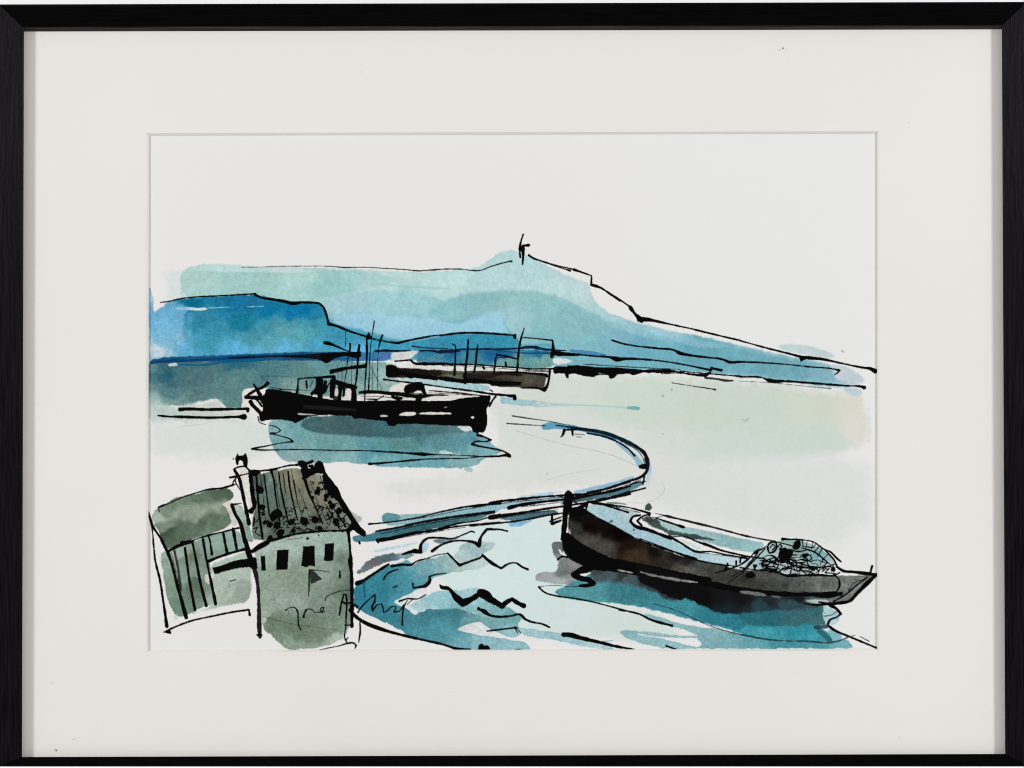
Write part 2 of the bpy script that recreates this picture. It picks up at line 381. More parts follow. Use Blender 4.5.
W c5 waves soft=1.8 rough=.8 edge=.05 : 760,430 830,390 900,395 1005,402 960,450 850,510 780,530 720,492 760,460 | 780,430,160,192,194 850,450,162,194,196 960,415,184,206,206 760,500,178,204,204
W c5 waves soft=1.6 rough=.8 edge=0 : 505,400 575,398 562,450 520,475 | 540,420,180,210,224
W c5 waves soft=1.6 rough=.6 edge=0 : 210,452 300,432 400,415 500,392 520,398 420,430 300,450 240,470 | 300,440,190,214,226
W d4 sea soft=1.4 rough=.8 teal=.35 : 0,278 20,255 60,262 110,300 180,300 240,340 272,370 240,400 245,425 270,462 220,502 140,480 60,430 0,395 | 20,300,150,200,208 100,330,130,184,192 200,350,112,170,178 150,400,120,176,186 60,400,120,174,182 200,470,150,198,206
W d4 sea soft=1.4 rough=.8 teal=.3 : -60,478 20,482 140,500 300,530 332,574 -60,576 | 0,520,140,190,204 250,550,146,194,208
W d4 sea soft=1.6 rough=.8 edge=.03 teal=.3 : 245,430 400,452 540,474 640,505 780,540 850,548 840,570 700,562 560,532 470,510 300,490 260,470 | 300,465,162,202,212 550,500,156,200,212 780,555,178,210,216
S d4 sea rgb=110,170,185 a=.7 : 785,520,8 850,516,8
S d4 sea rgb=110,170,185 a=.7 : 785,560,8 800,570,8 850,566,8
# ---- water by the large boat
W d5 sea soft=1.6 rough=.9 lift=.06 sat=.9 teal=.35 lift=.02 sat=1 : 265,345 340,352 460,392 560,415 640,430 740,440 860,470 1024,500 @d6 150,508 330,522 580,530 640,500 700,520 735,565 @d5 700,569 560,566 460,540 600,560 660,545 620,505 630,484 520,440 400,410 300,375 | 300,360,150,196,204 450,405,140,188,198 600,440,142,190,200 700,480,126,178,190 800,540,118,176,188 1000,540,96,166,184 @d6 300,545,60,150,172 500,545,70,158,178 700,545,110,176,190
W d5 sea soft=1.3 rough=.8 teal=.3 : 118,465 140,448 200,450 330,462 480,482 640,484 640,500 480,498 330,484 220,470 300,490 420,510 600,555 640,569 520,569 400,565 250,530 160,490 | 150,465,140,186,194 250,500,148,196,206 400,530,146,194,206 350,475,150,190,196
W d5 sea soft=2 rough=1 lift=.06 sat=.9 lift=.09 sat=.95 teal=.45 lift=.02 sat=1.02 : -282,218 -200,188 -60,192 -40,160 40,140 150,150 300,200 400,240 540,270 720,320 1024,340 @d6 200,325 400,310 530,280 545,360 560,400 500,430 580,470 660,500 640,515 580,528 300,516 120,500 0,468 @d5 900,470 800,440 680,408 560,376 420,335 300,310 200,292 0,268 -150,258 -230,240 | -200,215,70,156,178 -80,230,76,160,178 0,190,110,180,198 80,200,120,184,200 150,250,46,136,160 60,240,60,150,172 300,230,64,150,176 330,300,56,140,164 450,300,60,156,182 560,290,56,152,182 700,350,50,146,170 600,350,80,150,165 850,380,36,146,178 @d6 0,340,40,110,130 0,430,50,158,186 200,400,28,140,170 350,350,46,120,142 480,360,62,112,126 400,440,40,148,180 500,500,60,160,186 150,460,66,164,190
W d6 sea soft=1.4 rough=.6 edge=.03 : 528,292 570,300 630,335 640,370 615,410 570,425 548,400 530,380 | 570,330,170,206,212 600,380,180,212,218
W d6 sea soft=1.4 rough=.6 edge=0 : 560,440 600,455 660,490 640,512 590,525 575,470 | 600,490,130,190,205
''')
run('''
# ---- shadow washes round the large boat
W c7 sea soft=1.4 rough=.6 edge=.12 gran=.06 : 518,415 535,396 590,392 620,430 600,450 590,500 560,512 535,475 | 545,430,104,110,112 560,480,140,145,145
W c7 paper soft=1 rough=.5 edge=0 : 562,440 580,445 610,490 600,492 575,470 | 580,460,215,220,218
W c7 sea soft=1.8 rough=.9 edge=.05 gran=.06 : 425,600 470,588 560,590 566,540 570,500 620,490 690,520 745,552 700,570 655,600 680,630 735,655 690,672 600,672 480,655 415,640 | 450,610,160,166,166 520,620,166,174,172 580,530,128,132,132 640,540,142,144,144 620,600,110,114,114 650,645,150,156,155 580,650,172,184,182
W c7 row soft=1.6 rough=.9 edge=0 : 590,380 640,372 760,430 860,490 1040,540 1040,590 900,560 820,560 740,552 640,505 620,485 590,450 585,400 | 620,420,14,12,13 700,490,14,12,13 800,530,24,22,24 1000,570,20,18,20
W d5 sea soft=2 rough=1 edge=0 teal=.4 : -300,210 -200,150 0,60 400,150 800,240 1000,290 1024,345 900,450 600,380 300,290 0,255 -200,240 | -100,200,80,156,170 200,220,56,130,150 500,320,60,150,172 800,370,40,130,160
W d6 sea soft=2 rough=1 edge=0 teal=.4 : 0,240 200,280 400,280 528,276 535,330 400,420 100,420 0,400 | 100,350,36,110,132 400,340,56,112,126
W d1 row soft=4 rough=2 edge=0 gran=.08 a=.95 : 300,520 450,520 620,560 800,600 1024,650 @d5 700,190 1024,200 @d6 200,240 440,255 530,262 525,290 400,318 200,322 0,332 @d5 900,345 760,322 700,290 620,258 520,238 480,268 400,235 330,190 200,160 60,140 -40,140 | 350,600,60,68,70 450,600,76,92,98 600,650,70,90,98 @d5 0,110,72,90,94 200,150,74,90,98 150,90,44,50,52 330,130,40,34,36 400,200,50,62,70 500,190,22,16,18 700,230,18,14,16 860,280,18,16,18 1000,300,34,46,52 @d6 200,270,26,24,28 200,310,46,64,72 450,280,40,52,58 380,320,62,80,90
W d1 row soft=1.3 rough=.7 edge=.03 gran=.12 mot=.15 sat=.6 lift=-.08 : 190,190 250,190 300,195 370,250 500,310 640,388 760,435 900,485 1024,508 @d3 0,338 200,348 330,380 430,380 640,378 880,378 930,372 740,555 600,572 440,520 0,475 @d1 1024,650 800,592 560,525 400,482 290,430 200,370 182,260 | 260,210,12,8,10 220,300,70,70,66 330,400,92,88,78 400,440,92,88,78 350,310,34,24,20 500,350,30,20,18 640,480,86,64,40 560,420,52,36,24 740,470,40,34,30 800,510,64,58,50 900,500,48,46,42 950,570,98,96,88 1010,520,80,88,80 @d3 60,400,70,68,60 100,368,92,98,88 300,440,84,88,78 400,420,102,108,98 560,420,120,128,118 760,410,126,132,122 650,480,120,126,122 780,460,140,146,142 300,400,92,98,90
# black stripe along the keel
F d1 row rgb=15,10,9 soft=5 rough=1.2 : 178,188 250,184 300,192 330,222 400,262 470,300 400,292 320,268 250,252 190,252
F g1 row soft=1.4 rough=.8 : 150,338 200,381 260,420 330,458 400,480 500,503 600,524 760,557 940,592 940,640 870,632 760,608 640,594 520,578 430,560 330,552 270,548 230,520 170,480 130,430 120,400
W g1 row soft=3 rough=1.5 edge=0 gran=.05 : 600,580 760,600 960,640 960,738 870,718 800,700 720,704 650,665 610,640 560,600 | 700,640,14,10,12 900,690,12,10,12 620,640,36,36,40
W g2 row soft=2.6 rough=1.2 edge=0 gran=.06 : -10,262 200,314 400,358 600,378 770,382 832,376 826,394 770,402 690,412 752,428 680,442 560,447 420,464 320,464 260,437 190,402 150,412 60,360 -10,335 | 100,350,14,12,14 250,400,14,12,14 400,420,20,18,20 330,455,22,40,48 500,440,40,70,78 520,415,34,40,44 620,430,50,82,92 640,405,24,26,28 720,425,76,100,106
S g2 row : 200,324,20 300,347,22 400,367,22 500,379,18 600,385,16 700,387,14 800,381,12
W d2 row soft=1 rough=.6 edge=0 ch=1 : 0,648 60,665 200,690 330,712 460,735 462,745 330,735 200,712 100,690 0,662 | 60,665,120,122,116 300,715,130,130,124 440,740,160,160,154
W d1 row soft=1 rough=.5 edge=0 ch=1 : 490,570 560,582 605,596 560,594 500,580 | 550,585,165,165,160
W d3 row soft=1 rough=.5 edge=0 ch=1 : 0,482 60,484 180,502 180,522 60,510 0,498 | 60,496,110,118,112
W d3 row soft=1 rough=.5 edge=0 ch=1 : 215,512 280,522 282,538 215,530 | 250,525,90,100,96
W d3 row soft=1.4 rough=.5 edge=0 : 440,548 520,540 600,545 610,565 540,572 470,562 | 520,552,182,190,190
# deck and inside
W d1 row soft=1.2 rough=.6 edge=.03 sat=.86 teal=.35 : 298,192 318,158 360,150 480,165 560,190 640,222 600,236 578,262 600,292 680,312 780,350 860,395 1024,468 @d2 380,470 460,498 640,518 800,548 900,560 1024,568 1024,640 930,635 830,630 690,602 540,575 400,543 200,468 0,388 @d1 760,430 640,386 500,306 380,250 | 360,190,166,204,216 480,230,160,200,222 560,210,178,210,222 620,340,158,200,224 760,400,156,200,222 900,450,164,208,226 @d2 200,440,150,198,220 400,510,160,204,224 600,560,176,212,228 850,590,190,216,230 1000,610,186,212,224
W d2 row soft=1.4 rough=.6 edge=.03 : 150,238 350,292 500,320 650,350 800,385 1000,425 960,480 900,500 800,488 650,450 540,420 400,390 250,340 160,290 | 250,290,166,200,200 500,340,156,192,194 700,410,140,184,186 900,450,152,196,200
W d2 row soft=1.6 rough=1.2 : 8,236 80,214 148,238 165,280 230,322 300,342 400,352 500,368 605,395 600,412 450,396 300,372 200,342 120,300 50,262 | 100,250,58,74,70 200,310,66,88,82 400,370,56,80,76
W d2 row soft=1.2 rough=1 : 32,160 40,120 68,102 92,118 96,150 75,168 | 65,135,66,88,80
S d1 row rgb=90,120,112 a=.8 : 430,148,10 490,148,12 550,155,6
S d1 row rgb=60,90,85 a=.8 : 440,275,10 460,262,14
W d2 row soft=1.6 rough=.8 edge=0 : 260,390 330,395 420,425 500,470 460,480 380,450 300,415 | 400,440,208,222,220
W d3 net soft=1.8 rough=1 lift=.28 lift=-.04 : 120,215 180,165 300,138 420,138 540,182 640,275 650,335 500,372 320,362 120,335 30,325 60,280 | 150,230,176,204,202 230,200,176,196,190 400,200,140,168,162 300,320,180,196,194 480,180,160,196,194 520,230,130,180,184 580,260,150,190,196 450,310,170,190,188 600,320,205,212,210 100,290,172,200,206
# ---- shed and house
W c1 shed soft=1.5 rough=1 gran=.06 mot=.08 sat=.85 : 92,532 150,492 240,440 310,402 420,390 560,352 720,338 752,395 735,425 690,445 650,465 690,490 715,545 735,600 700,655 560,702 430,745 350,770 @c3 215,82 190,55 160,-10 @c1 150,690 108,615 | 130,560,166,184,166 200,520,122,146,122 300,450,118,142,118 480,410,94,122,98 660,390,82,110,88 720,395,76,100,80 330,540,150,168,146 450,560,156,172,150 600,510,150,164,142 620,590,92,118,94 500,620,92,118,96 680,610,106,130,106 400,650,92,116,94 230,690,66,92,72 330,690,90,114,92 180,640,120,142,122 500,680,120,146,124
W c1 shed soft=1.2 rough=.6 edge=0 : 655,465 735,438 745,520 795,612 760,645 725,640 738,595 715,545 690,490 | 700,470,210,202,186 760,600,206,210,200
W c3 shed soft=1.5 rough=1 gran=.06 mot=.06 sat=.82 lift=-.05 : 165,95 215,85 300,55 420,12 560,-40 760,-85 825,-30 850,70 700,110 550,172 575,300 605,505 520,530 400,585 320,618 265,585 222,480 190,300 170,180 | 195,220,150,180,158 260,420,136,168,146 340,520,114,152,130 330,280,140,172,152 450,350,104,124,100 450,450,112,136,114 430,160,120,136,112 280,120,160,188,172 520,120,136,168,148 500,300,140,170,150 620,40,148,180,164 780,0,150,184,176 580,480,165,190,174
W c3 shed soft=2.4 rough=1.2 edge=.02 gran=.06 lift=-.08 : 575,190 860,95 885,210 892,420 850,498 640,530 480,575 400,595 540,545 610,505 590,380 | 700,140,184,202,190 700,300,184,200,186 820,330,160,178,164 850,280,188,200,188 700,440,178,194,180 840,460,160,174,160 500,570,186,202,190
W c3 shed soft=1.2 rough=.6 edge=0 : 512,290 540,265 560,300 565,350 530,350 | 530,310,214,208,190
W c3 shed soft=2 rough=1 a=.7 edge=0 : 255,600 300,595 310,640 270,650 | 280,620,205,210,204
W c1 shed soft=1.4 rough=.8 : 740,472 808,462 850,560 872,630 910,768 848,768 815,660 770,560 | 800,520,176,194,182 870,700,140,162,146
W c1 house soft=1 rough=.4 edge=0 : 790,185 835,172 870,195 882,300 905,490 880,512 860,440 820,320 | 840,260,222,220,212
W c2 house soft=1.3 rough=.8 gran=.08 mot=.1 sat=.8 lift=.05 : 90,240 200,215 300,195 400,178 480,172 525,262 580,225 640,225 690,265 700,340 740,400 820,470 885,535 975,572 965,610 850,665 690,678 560,688 420,712 330,735 190,762 100,745 98,640 105,540 120,500 100,380 | 105,300,88,118,108 160,280,66,90,84 230,260,112,146,132 230,330,84,116,104 290,250,122,132,108 350,230,124,122,92 440,220,146,142,110 430,330,112,116,90 330,420,76,98,86 260,440,88,118,104 480,500,112,128,106 470,400,114,120,94 570,270,140,132,104 620,450,128,124,98 660,260,130,150,140 680,580,94,100,84 400,650,84,100,88 150,700,100,120,106 200,600,76,100,88 300,680,80,100,88 780,560,116,128,118 940,590,168,178,168 560,620,92,104,90
W c2 house soft=1.4 rough=.8 edge=0 : 880,520 925,545 975,572 968,608 930,600 | 950,580,180,188,178
W px house soft=1.8 rough=1.4 gran=.09 mot=.06 edge=.07 sat=.82 : 254,549 268,541 295,533.5 325,530 349,529 350,560 352,600 351,622 345,638 330,645 310,649 292,650 281,645 272,636 262,627 259,600 257,570 | 262,572,140,168,146 258,560,160,182,166 280,548,168,192,180 315,540,160,188,176 340,540,152,182,170 300,578,138,158,136 275,585,144,164,142 325,570,146,168,150 346,565,112,138,118 349,595,92,116,98 300,602,152,172,156 330,600,128,152,132 345,610,116,142,120 270,600,150,174,156 275,622,108,134,108 300,628,106,132,106 320,632,112,138,112 340,625,128,154,132 300,646,140,166,146 265,618,176,194,178 340,640,180,200,184
''')
#@@INK
run('''
# ---- hill skyline
S a1 hill a=.8 : 650,303,3 800,300,4 900,296,5 1024,295,4
S a2 hill a=.85 : 0,295,5 180,296,5 285,304,8 400,302,5 520,308,6 680,318,6 770,325,9 840,320,8 930,314,7 1024,314,6
S a3 hill a=.9 : 0,314,6 140,320,7 190,300,7 250,282,8 320,265,8 330,264,11
S a3 hill : 440,225,12 470,245,10 510,258,8 600,285,6 720,315,8
S a3 hill : 510,260,9 600,290,8 705,325,9
S a3 hill : 730,318,16 790,338,9 842,357,10 840,412,13 900,432,10 960,475,9 1024,518,9
S a4 hill : 72,415,14 130,435,10 200,475,9 320,555,11
S a4 hill : 322,560,20 350,598,20 382,632,26
S a4 hill : 380,635,28 440,638,20 490,648,13 600,672,9 740,702,9 900,742,9 1010,768,10
S a6 hill : 740,65,9 1024,130,9
S a5 hill : 0,260,9 150,302,9 300,340,11 380,360,14 440,370,18 520,378,15 650,405,10 780,432,12 840,442,18 865,455,26
F a5 hill : 375,358 450,362 430,378 405,388 388,398 
B a6 hill : 240,252,10 392,4,14
S a6 hill : 205,130,9 270,150,10 350,165,10 500,182,10 610,197,11 630,208,18 700,225,13 800,238,11 920,255,11 950,268,18 1024,268,14
S a5 hill : 0,395,12 80,398,11 250,408,8 450,428,8 600,442,8 635,450,13 625,465,11 605,478,7
S a6 hill : 0,222,9 110,232,11 200,240,13 235,250,28 300,248,13 450,255,10 560,268,9 700,292,9 840,322,13
S a6 hill : 840,308,16 905,322,15
S a6 hill a=.9 : 640,328,7 800,342,7 1024,360,10
S a5 hill : 0,492,10 150,500,11 185,514,22 300,520,13 500,535,11 700,550,11 780,555,13 795,560,24
S a5 hill a=.45 : 0,520,4 200,530,4 400,550,5 580,567,8
F a6 hill : 0,290 120,303 230,304 300,311 400,318 560,312 620,325 700,340 790,345 840,325 838,345 800,367 700,352 600,337 530,340 400,337 350,354 330,352 310,342 240,348 215,376 190,378 180,352 110,354 85,366 0,355
F a6 hill a=.6 rgb=190,195,188 : 115,338 178,343 120,349
F a6 hill : -85,290 0,289 10,300 10,352 -10,354 -30,344 -60,346 -80,352
W px paper soft=1.2 rough=.5 edge=0 : 552,358 562,357.5 574,361 562,364.5 553,364 | 560,360,215,222,222
S a6 hill rgb=20,90,160 a=.55 : -60,195,14 20,206,20 100,213,16 170,224,6
F b5 hill : 905,455 960,450 1024,452 1030,545 1010,545 1000,510 950,505 920,512 905,490
S b5 hill : 900,345,30 960,350,34 1040,355,24 1120,358,12
S a6 hill a=.8 : 800,370,10 880,378,10 930,388,14 980,388,9
S a6 sea a=.85 : 590,402,4 700,420,6 850,443,7 865,446,13
# ---- mark on the summit
S a3 mark : 405,92,10 392,130,10 384,170,13 385,240,9
B a3 mark : 395,180,16
S a3 mark : 385,186,18 402,180,24 404,230,12 400,285,10
S a3 mark : 402,165,13 440,160,18
F a3 mark : 418,160 432,147 448,170 430,176
# ---- headland ink
S a1 head : 130,528,5 190,520,8 250,505,8 350,493,9 500,485,8 650,477,9 738,472,10
S a1 head : 740,480,20 760,490,15 850,508,14 930,522,16 965,532,20 1024,529,14
S a2 head : 0,526,12 80,529,13 120,533,13 148,555,15 165,595,13 183,665,15 240,680,14 300,705,12 380,732,11 440,750,12
S b3 head : 330,203,12 370,212,12 420,230,11 480,243,10 560,258,11 625,265,18
S b3 head : 625,265,16 700,245,13 800,225,13 900,207,12 1024,195,10
S b5 head : 0,207,11 100,190,13 200,183,15 300,183,15 400,187,14 500,195,13 600,202,16
S b5 head : 600,202,24 598,220,24
F b2 sea rgb=12,14,24 : 200,50 400,40 600,36 700,28 850,18 1024,12 1050,12 1050,60 990,62 930,47 850,62 790,100 770,108 745,95 700,75 600,66 400,57 200,60
F b3 sea : 0,345 100,338 250,335 320,330 322,375 290,387 260,378 200,366 120,375 95,385 60,418 40,420 20,402 0,395
S b2 sea rgb=8,24,50 : 0,64,12 200,56,14 400,48,14
# lines of the blue band
S b5 sea rgb=16,26,44 : 0,330,18 90,330,22 150,325,18
S b5 sea rgb=14,26,50 : 130,315,11 300,312,13 640,305,13 700,298,22 760,298,22 800,308,16 900,320,15 1010,325,9
S b5 sea rgb=14,60,100 a=.9 : 440,320,7 600,340,7 800,345,10 900,345,12
S b5 sea : 0,432,12 100,435,13 300,438,12 440,450,10 600,460,12 700,470,12 900,470,12
S b3 sea : 600,410,12 700,402,11 725,400,13 745,420,18 830,430,22 960,430,16 1024,428,12
S b3 sea rgb=10,22,40 : 440,328,13 520,325,17 600,328,15 720,325,9
S b3 sea rgb=14,30,50 : 740,290,12 800,298,8 1020,308,7
S b3 sea rgb=14,24,40 : 800,325,13 920,330,15 950,338,17 1020,332,12
# ---- left shore strokes
S b1 sea : 255,445,20 300,442,18 420,445,16 560,443,14 690,440,16 690,455,14
S b1 sea : 115,483,8 160,488,14 300,493,16 450,497,14 620,492,16 665,492,28
S b1 sea a=.5 : 340,472,8
# ---- black boat
F b2 trawler : 285,312 350,312 450,328 540,345 640,365 720,382 800,395 900,402 1024,408 @b4 0,326 100,322 250,322 350,328 450,325 560,325 620,312 700,300 800,292 830,280 885,282 882,320 868,360 850,400 858,440 860,500 845,560 825,580 790,580 780,600 770,582 740,575 735,545 720,530 600,525 450,518 300,512 150,512 110,528 65,525 55,490 0,485 @b2 1015,545 1000,552 985,545 980,528 900,525 800,520 720,522 640,532 600,545 560,570 520,588 505,570 400,555 300,560 255,574 240,560 250,510 264,470 258,430 235,400 215,375 250,370 280,350
W b4 trawler soft=.9 rough=.4 edge=0 : 150,440 165,425 190,418 290,415 290,440 250,447 160,447 | 200,430,222,220,214
W b4 trawler soft=.9 rough=.4 edge=0 : 300,435 320,420 400,416 560,419 575,430 560,436 400,438 | 400,430,222,220,214
W b4 trawler soft=.9 rough=.3 edge=0 : 722,457 745,448 757,460 740,474 | 740,460,230,228,224
W b4 trawler soft=.9 rough=.3 edge=0 a=.8 : 508,378 535,370 542,380 520,386 | 520,378,200,200,196
W b4 trawler soft=.9 rough=.3 edge=0 : 0,440 60,440 66,455 0,456 | 20,448,190,194,192
W b2 trawler soft=.9 rough=.3 edge=0 : 536,510 565,504 640,512 725,518 640,521 560,521 | 560,512,190,196,192
F b2 trawler a=.7 rgb=34,30,30 rough=.2 : 580,440 800,450 1000,470 1024,490 800,480 600,470
S b2 trawler : 190,275,14 215,315,20 240,360,26
S b2 trawler : 300,268,24 275,290,20 200,325,15 140,365,18 125,378,22
S b2 trawler : 130,378,20 240,385,30
S b2 trawler : 165,415,26 180,440,28 210,470,24 245,510,26 255,550,30
S b2 trawler : 165,375,10 215,400,12 255,450,16
S b2 trawler a=.85 : 390,315,6 540,320,6 640,320,6
W b2 trawler soft=1 rough=.5 edge=0 : 545,350 640,355 700,360 790,372 860,378 980,385 985,402 800,392 640,362 550,350 | 600,356,170,190,184 800,380,216,214,206
S b2 trawler : 535,345,15 543,290,13 545,232,11 600,225,10 700,220,15 830,212,18
S b2 trawler : 700,225,22 690,310,24 655,350,26
S b2 trawler : 725,245,40 720,380,46
S b2 trawler : 765,255,26 745,340,30
S b2 trawler : 610,250,16 615,300,20
S b2 trawler : 830,215,36 825,290,38 815,370,30
S b2 trawler : 805,240,9 800,330,8
S b2 trawler : 840,255,36 880,268,40 940,286,40 1000,300,34
S b2 trawler : 885,280,36 872,390,30
S b2 trawler : 915,280,24 908,370,16
S b2 trawler : 985,305,36 992,400,40
S b2 trawler : 690,340,30 760,330,30 780,290,10
B b2 trawler rgb=40,38,30 : 840,385,18
W b2 trawler soft=1 rough=.4 edge=0 : 838,312 866,306 868,362 850,372 838,360 | 850,340,205,206,200
W b2 trawler soft=1 rough=.4 edge=0 : 922,320 950,305 970,315 972,400 900,398 905,375 925,365 | 940,360,220,218,210
S b2 trawler a=.45 : 255,205,4 255,270,4
S b2 trawler a=.4 : 255,208,4 490,210,4
S b2 trawler a=.35 : 265,225,4 330,275,4
S b2 trawler a=.4 : 490,215,4 490,280,3
S b3 trawler : 375,215,14 375,330,17 368,480,12 360,600,10 357,735,10
F b3 trawler : 372,230 372,205 388,175 402,190 410,215 400,235 384,238
S b3 trawler : 435,88,9 425,150,9 412,230,6 402,330,7 395,500,7 390,600,10 388,640,11
S b3 trawler : 500,200,14 485,240,18 470,300,8
S b3 trawler a=.85 : 466,310,5 462,400,5 460,640,5
S b3 trawler : 240,270,14 238,330,14 225,380,8 212,480,9 200,560,7 198,575,5
S b3 trawler : 315,280,16 306,340,20 300,450,14 290,560,12 280,620,12
S b3 trawler a=.85 : 207,165,6 203,295,5
S b3 trawler : 40,262,28 60,265,26 130,290,13 200,320,10 240,335,9
F b3 trawler : 72,478 150,462 240,448 372,432 374,465 240,475 150,495 78,518
S b3 trawler a=.8 : 178,490,5 175,580,4
S b3 trawler : 320,660,22 400,655,24 480,658,28 560,668,24 660,675,30 690,680,30 830,690,24 860,685,20 950,680,13 1024,682,9
F b3 trawler : 668,645 680,605 720,590 760,576 810,576 838,600 838,625 848,660 865,698 830,692 815,650 800,640 770,645 740,668 690,668
F b3 trawler : 765,680 815,662 824,700 800,742 770,742 765,710
F b3 trawler : 565,668 600,690 660,695 665,716 610,722 570,705
S b3 trawler : 360,712,7 450,715,10
S b3 trawler : 450,722,9 510,688,8
S b4 trawler : 30,155,16 100,165,12 230,180,11 350,195,12 480,213,12 620,232,12 750,250,13 900,272,16 1024,283,16
S b5 trawler : 540,686,16 595,688,26 598,708,26
S b4 trawler a=.9 : 395,245,9 520,255,9 620,262,11 720,275,9 820,287,9
S b4 trawler : 925,290,14 890,340,14 875,370,12
# ripples below it
S b1 waves a=.85 : 755,490,6 765,525,6 805,542,6
S b1 waves : 830,545,6 880,560,7 900,580,8 880,592,7 835,598,10 900,615,6 960,635,7 978,650,10 900,660,6 800,680,7 715,695,12
S b1 waves a=.9 : 715,698,12 760,703,9 870,703,7 1024,700,7
S e1 waves a=.95 : 200,318,7 300,318,7 500,323,7 700,325,8 850,335,9 1024,347,9
S e2 waves : 0,330,8 100,338,9 210,347,18 250,348,12 310,350,7 450,353,6 600,362,9 690,360,11 750,355,16 768,362,14
S e2 waves : 560,225,14 600,235,9 645,255,11 620,265,8 540,270,10 525,283,14 560,293,11 650,310,9 730,330,10 768,355,12
S e1 waves : 700,408,18 720,408,13 800,402,10 900,393,9 1024,383,8
S e2 waves a=.9 : 0,400,9 150,383,8 350,375,8 500,372,6 560,366,6
''')
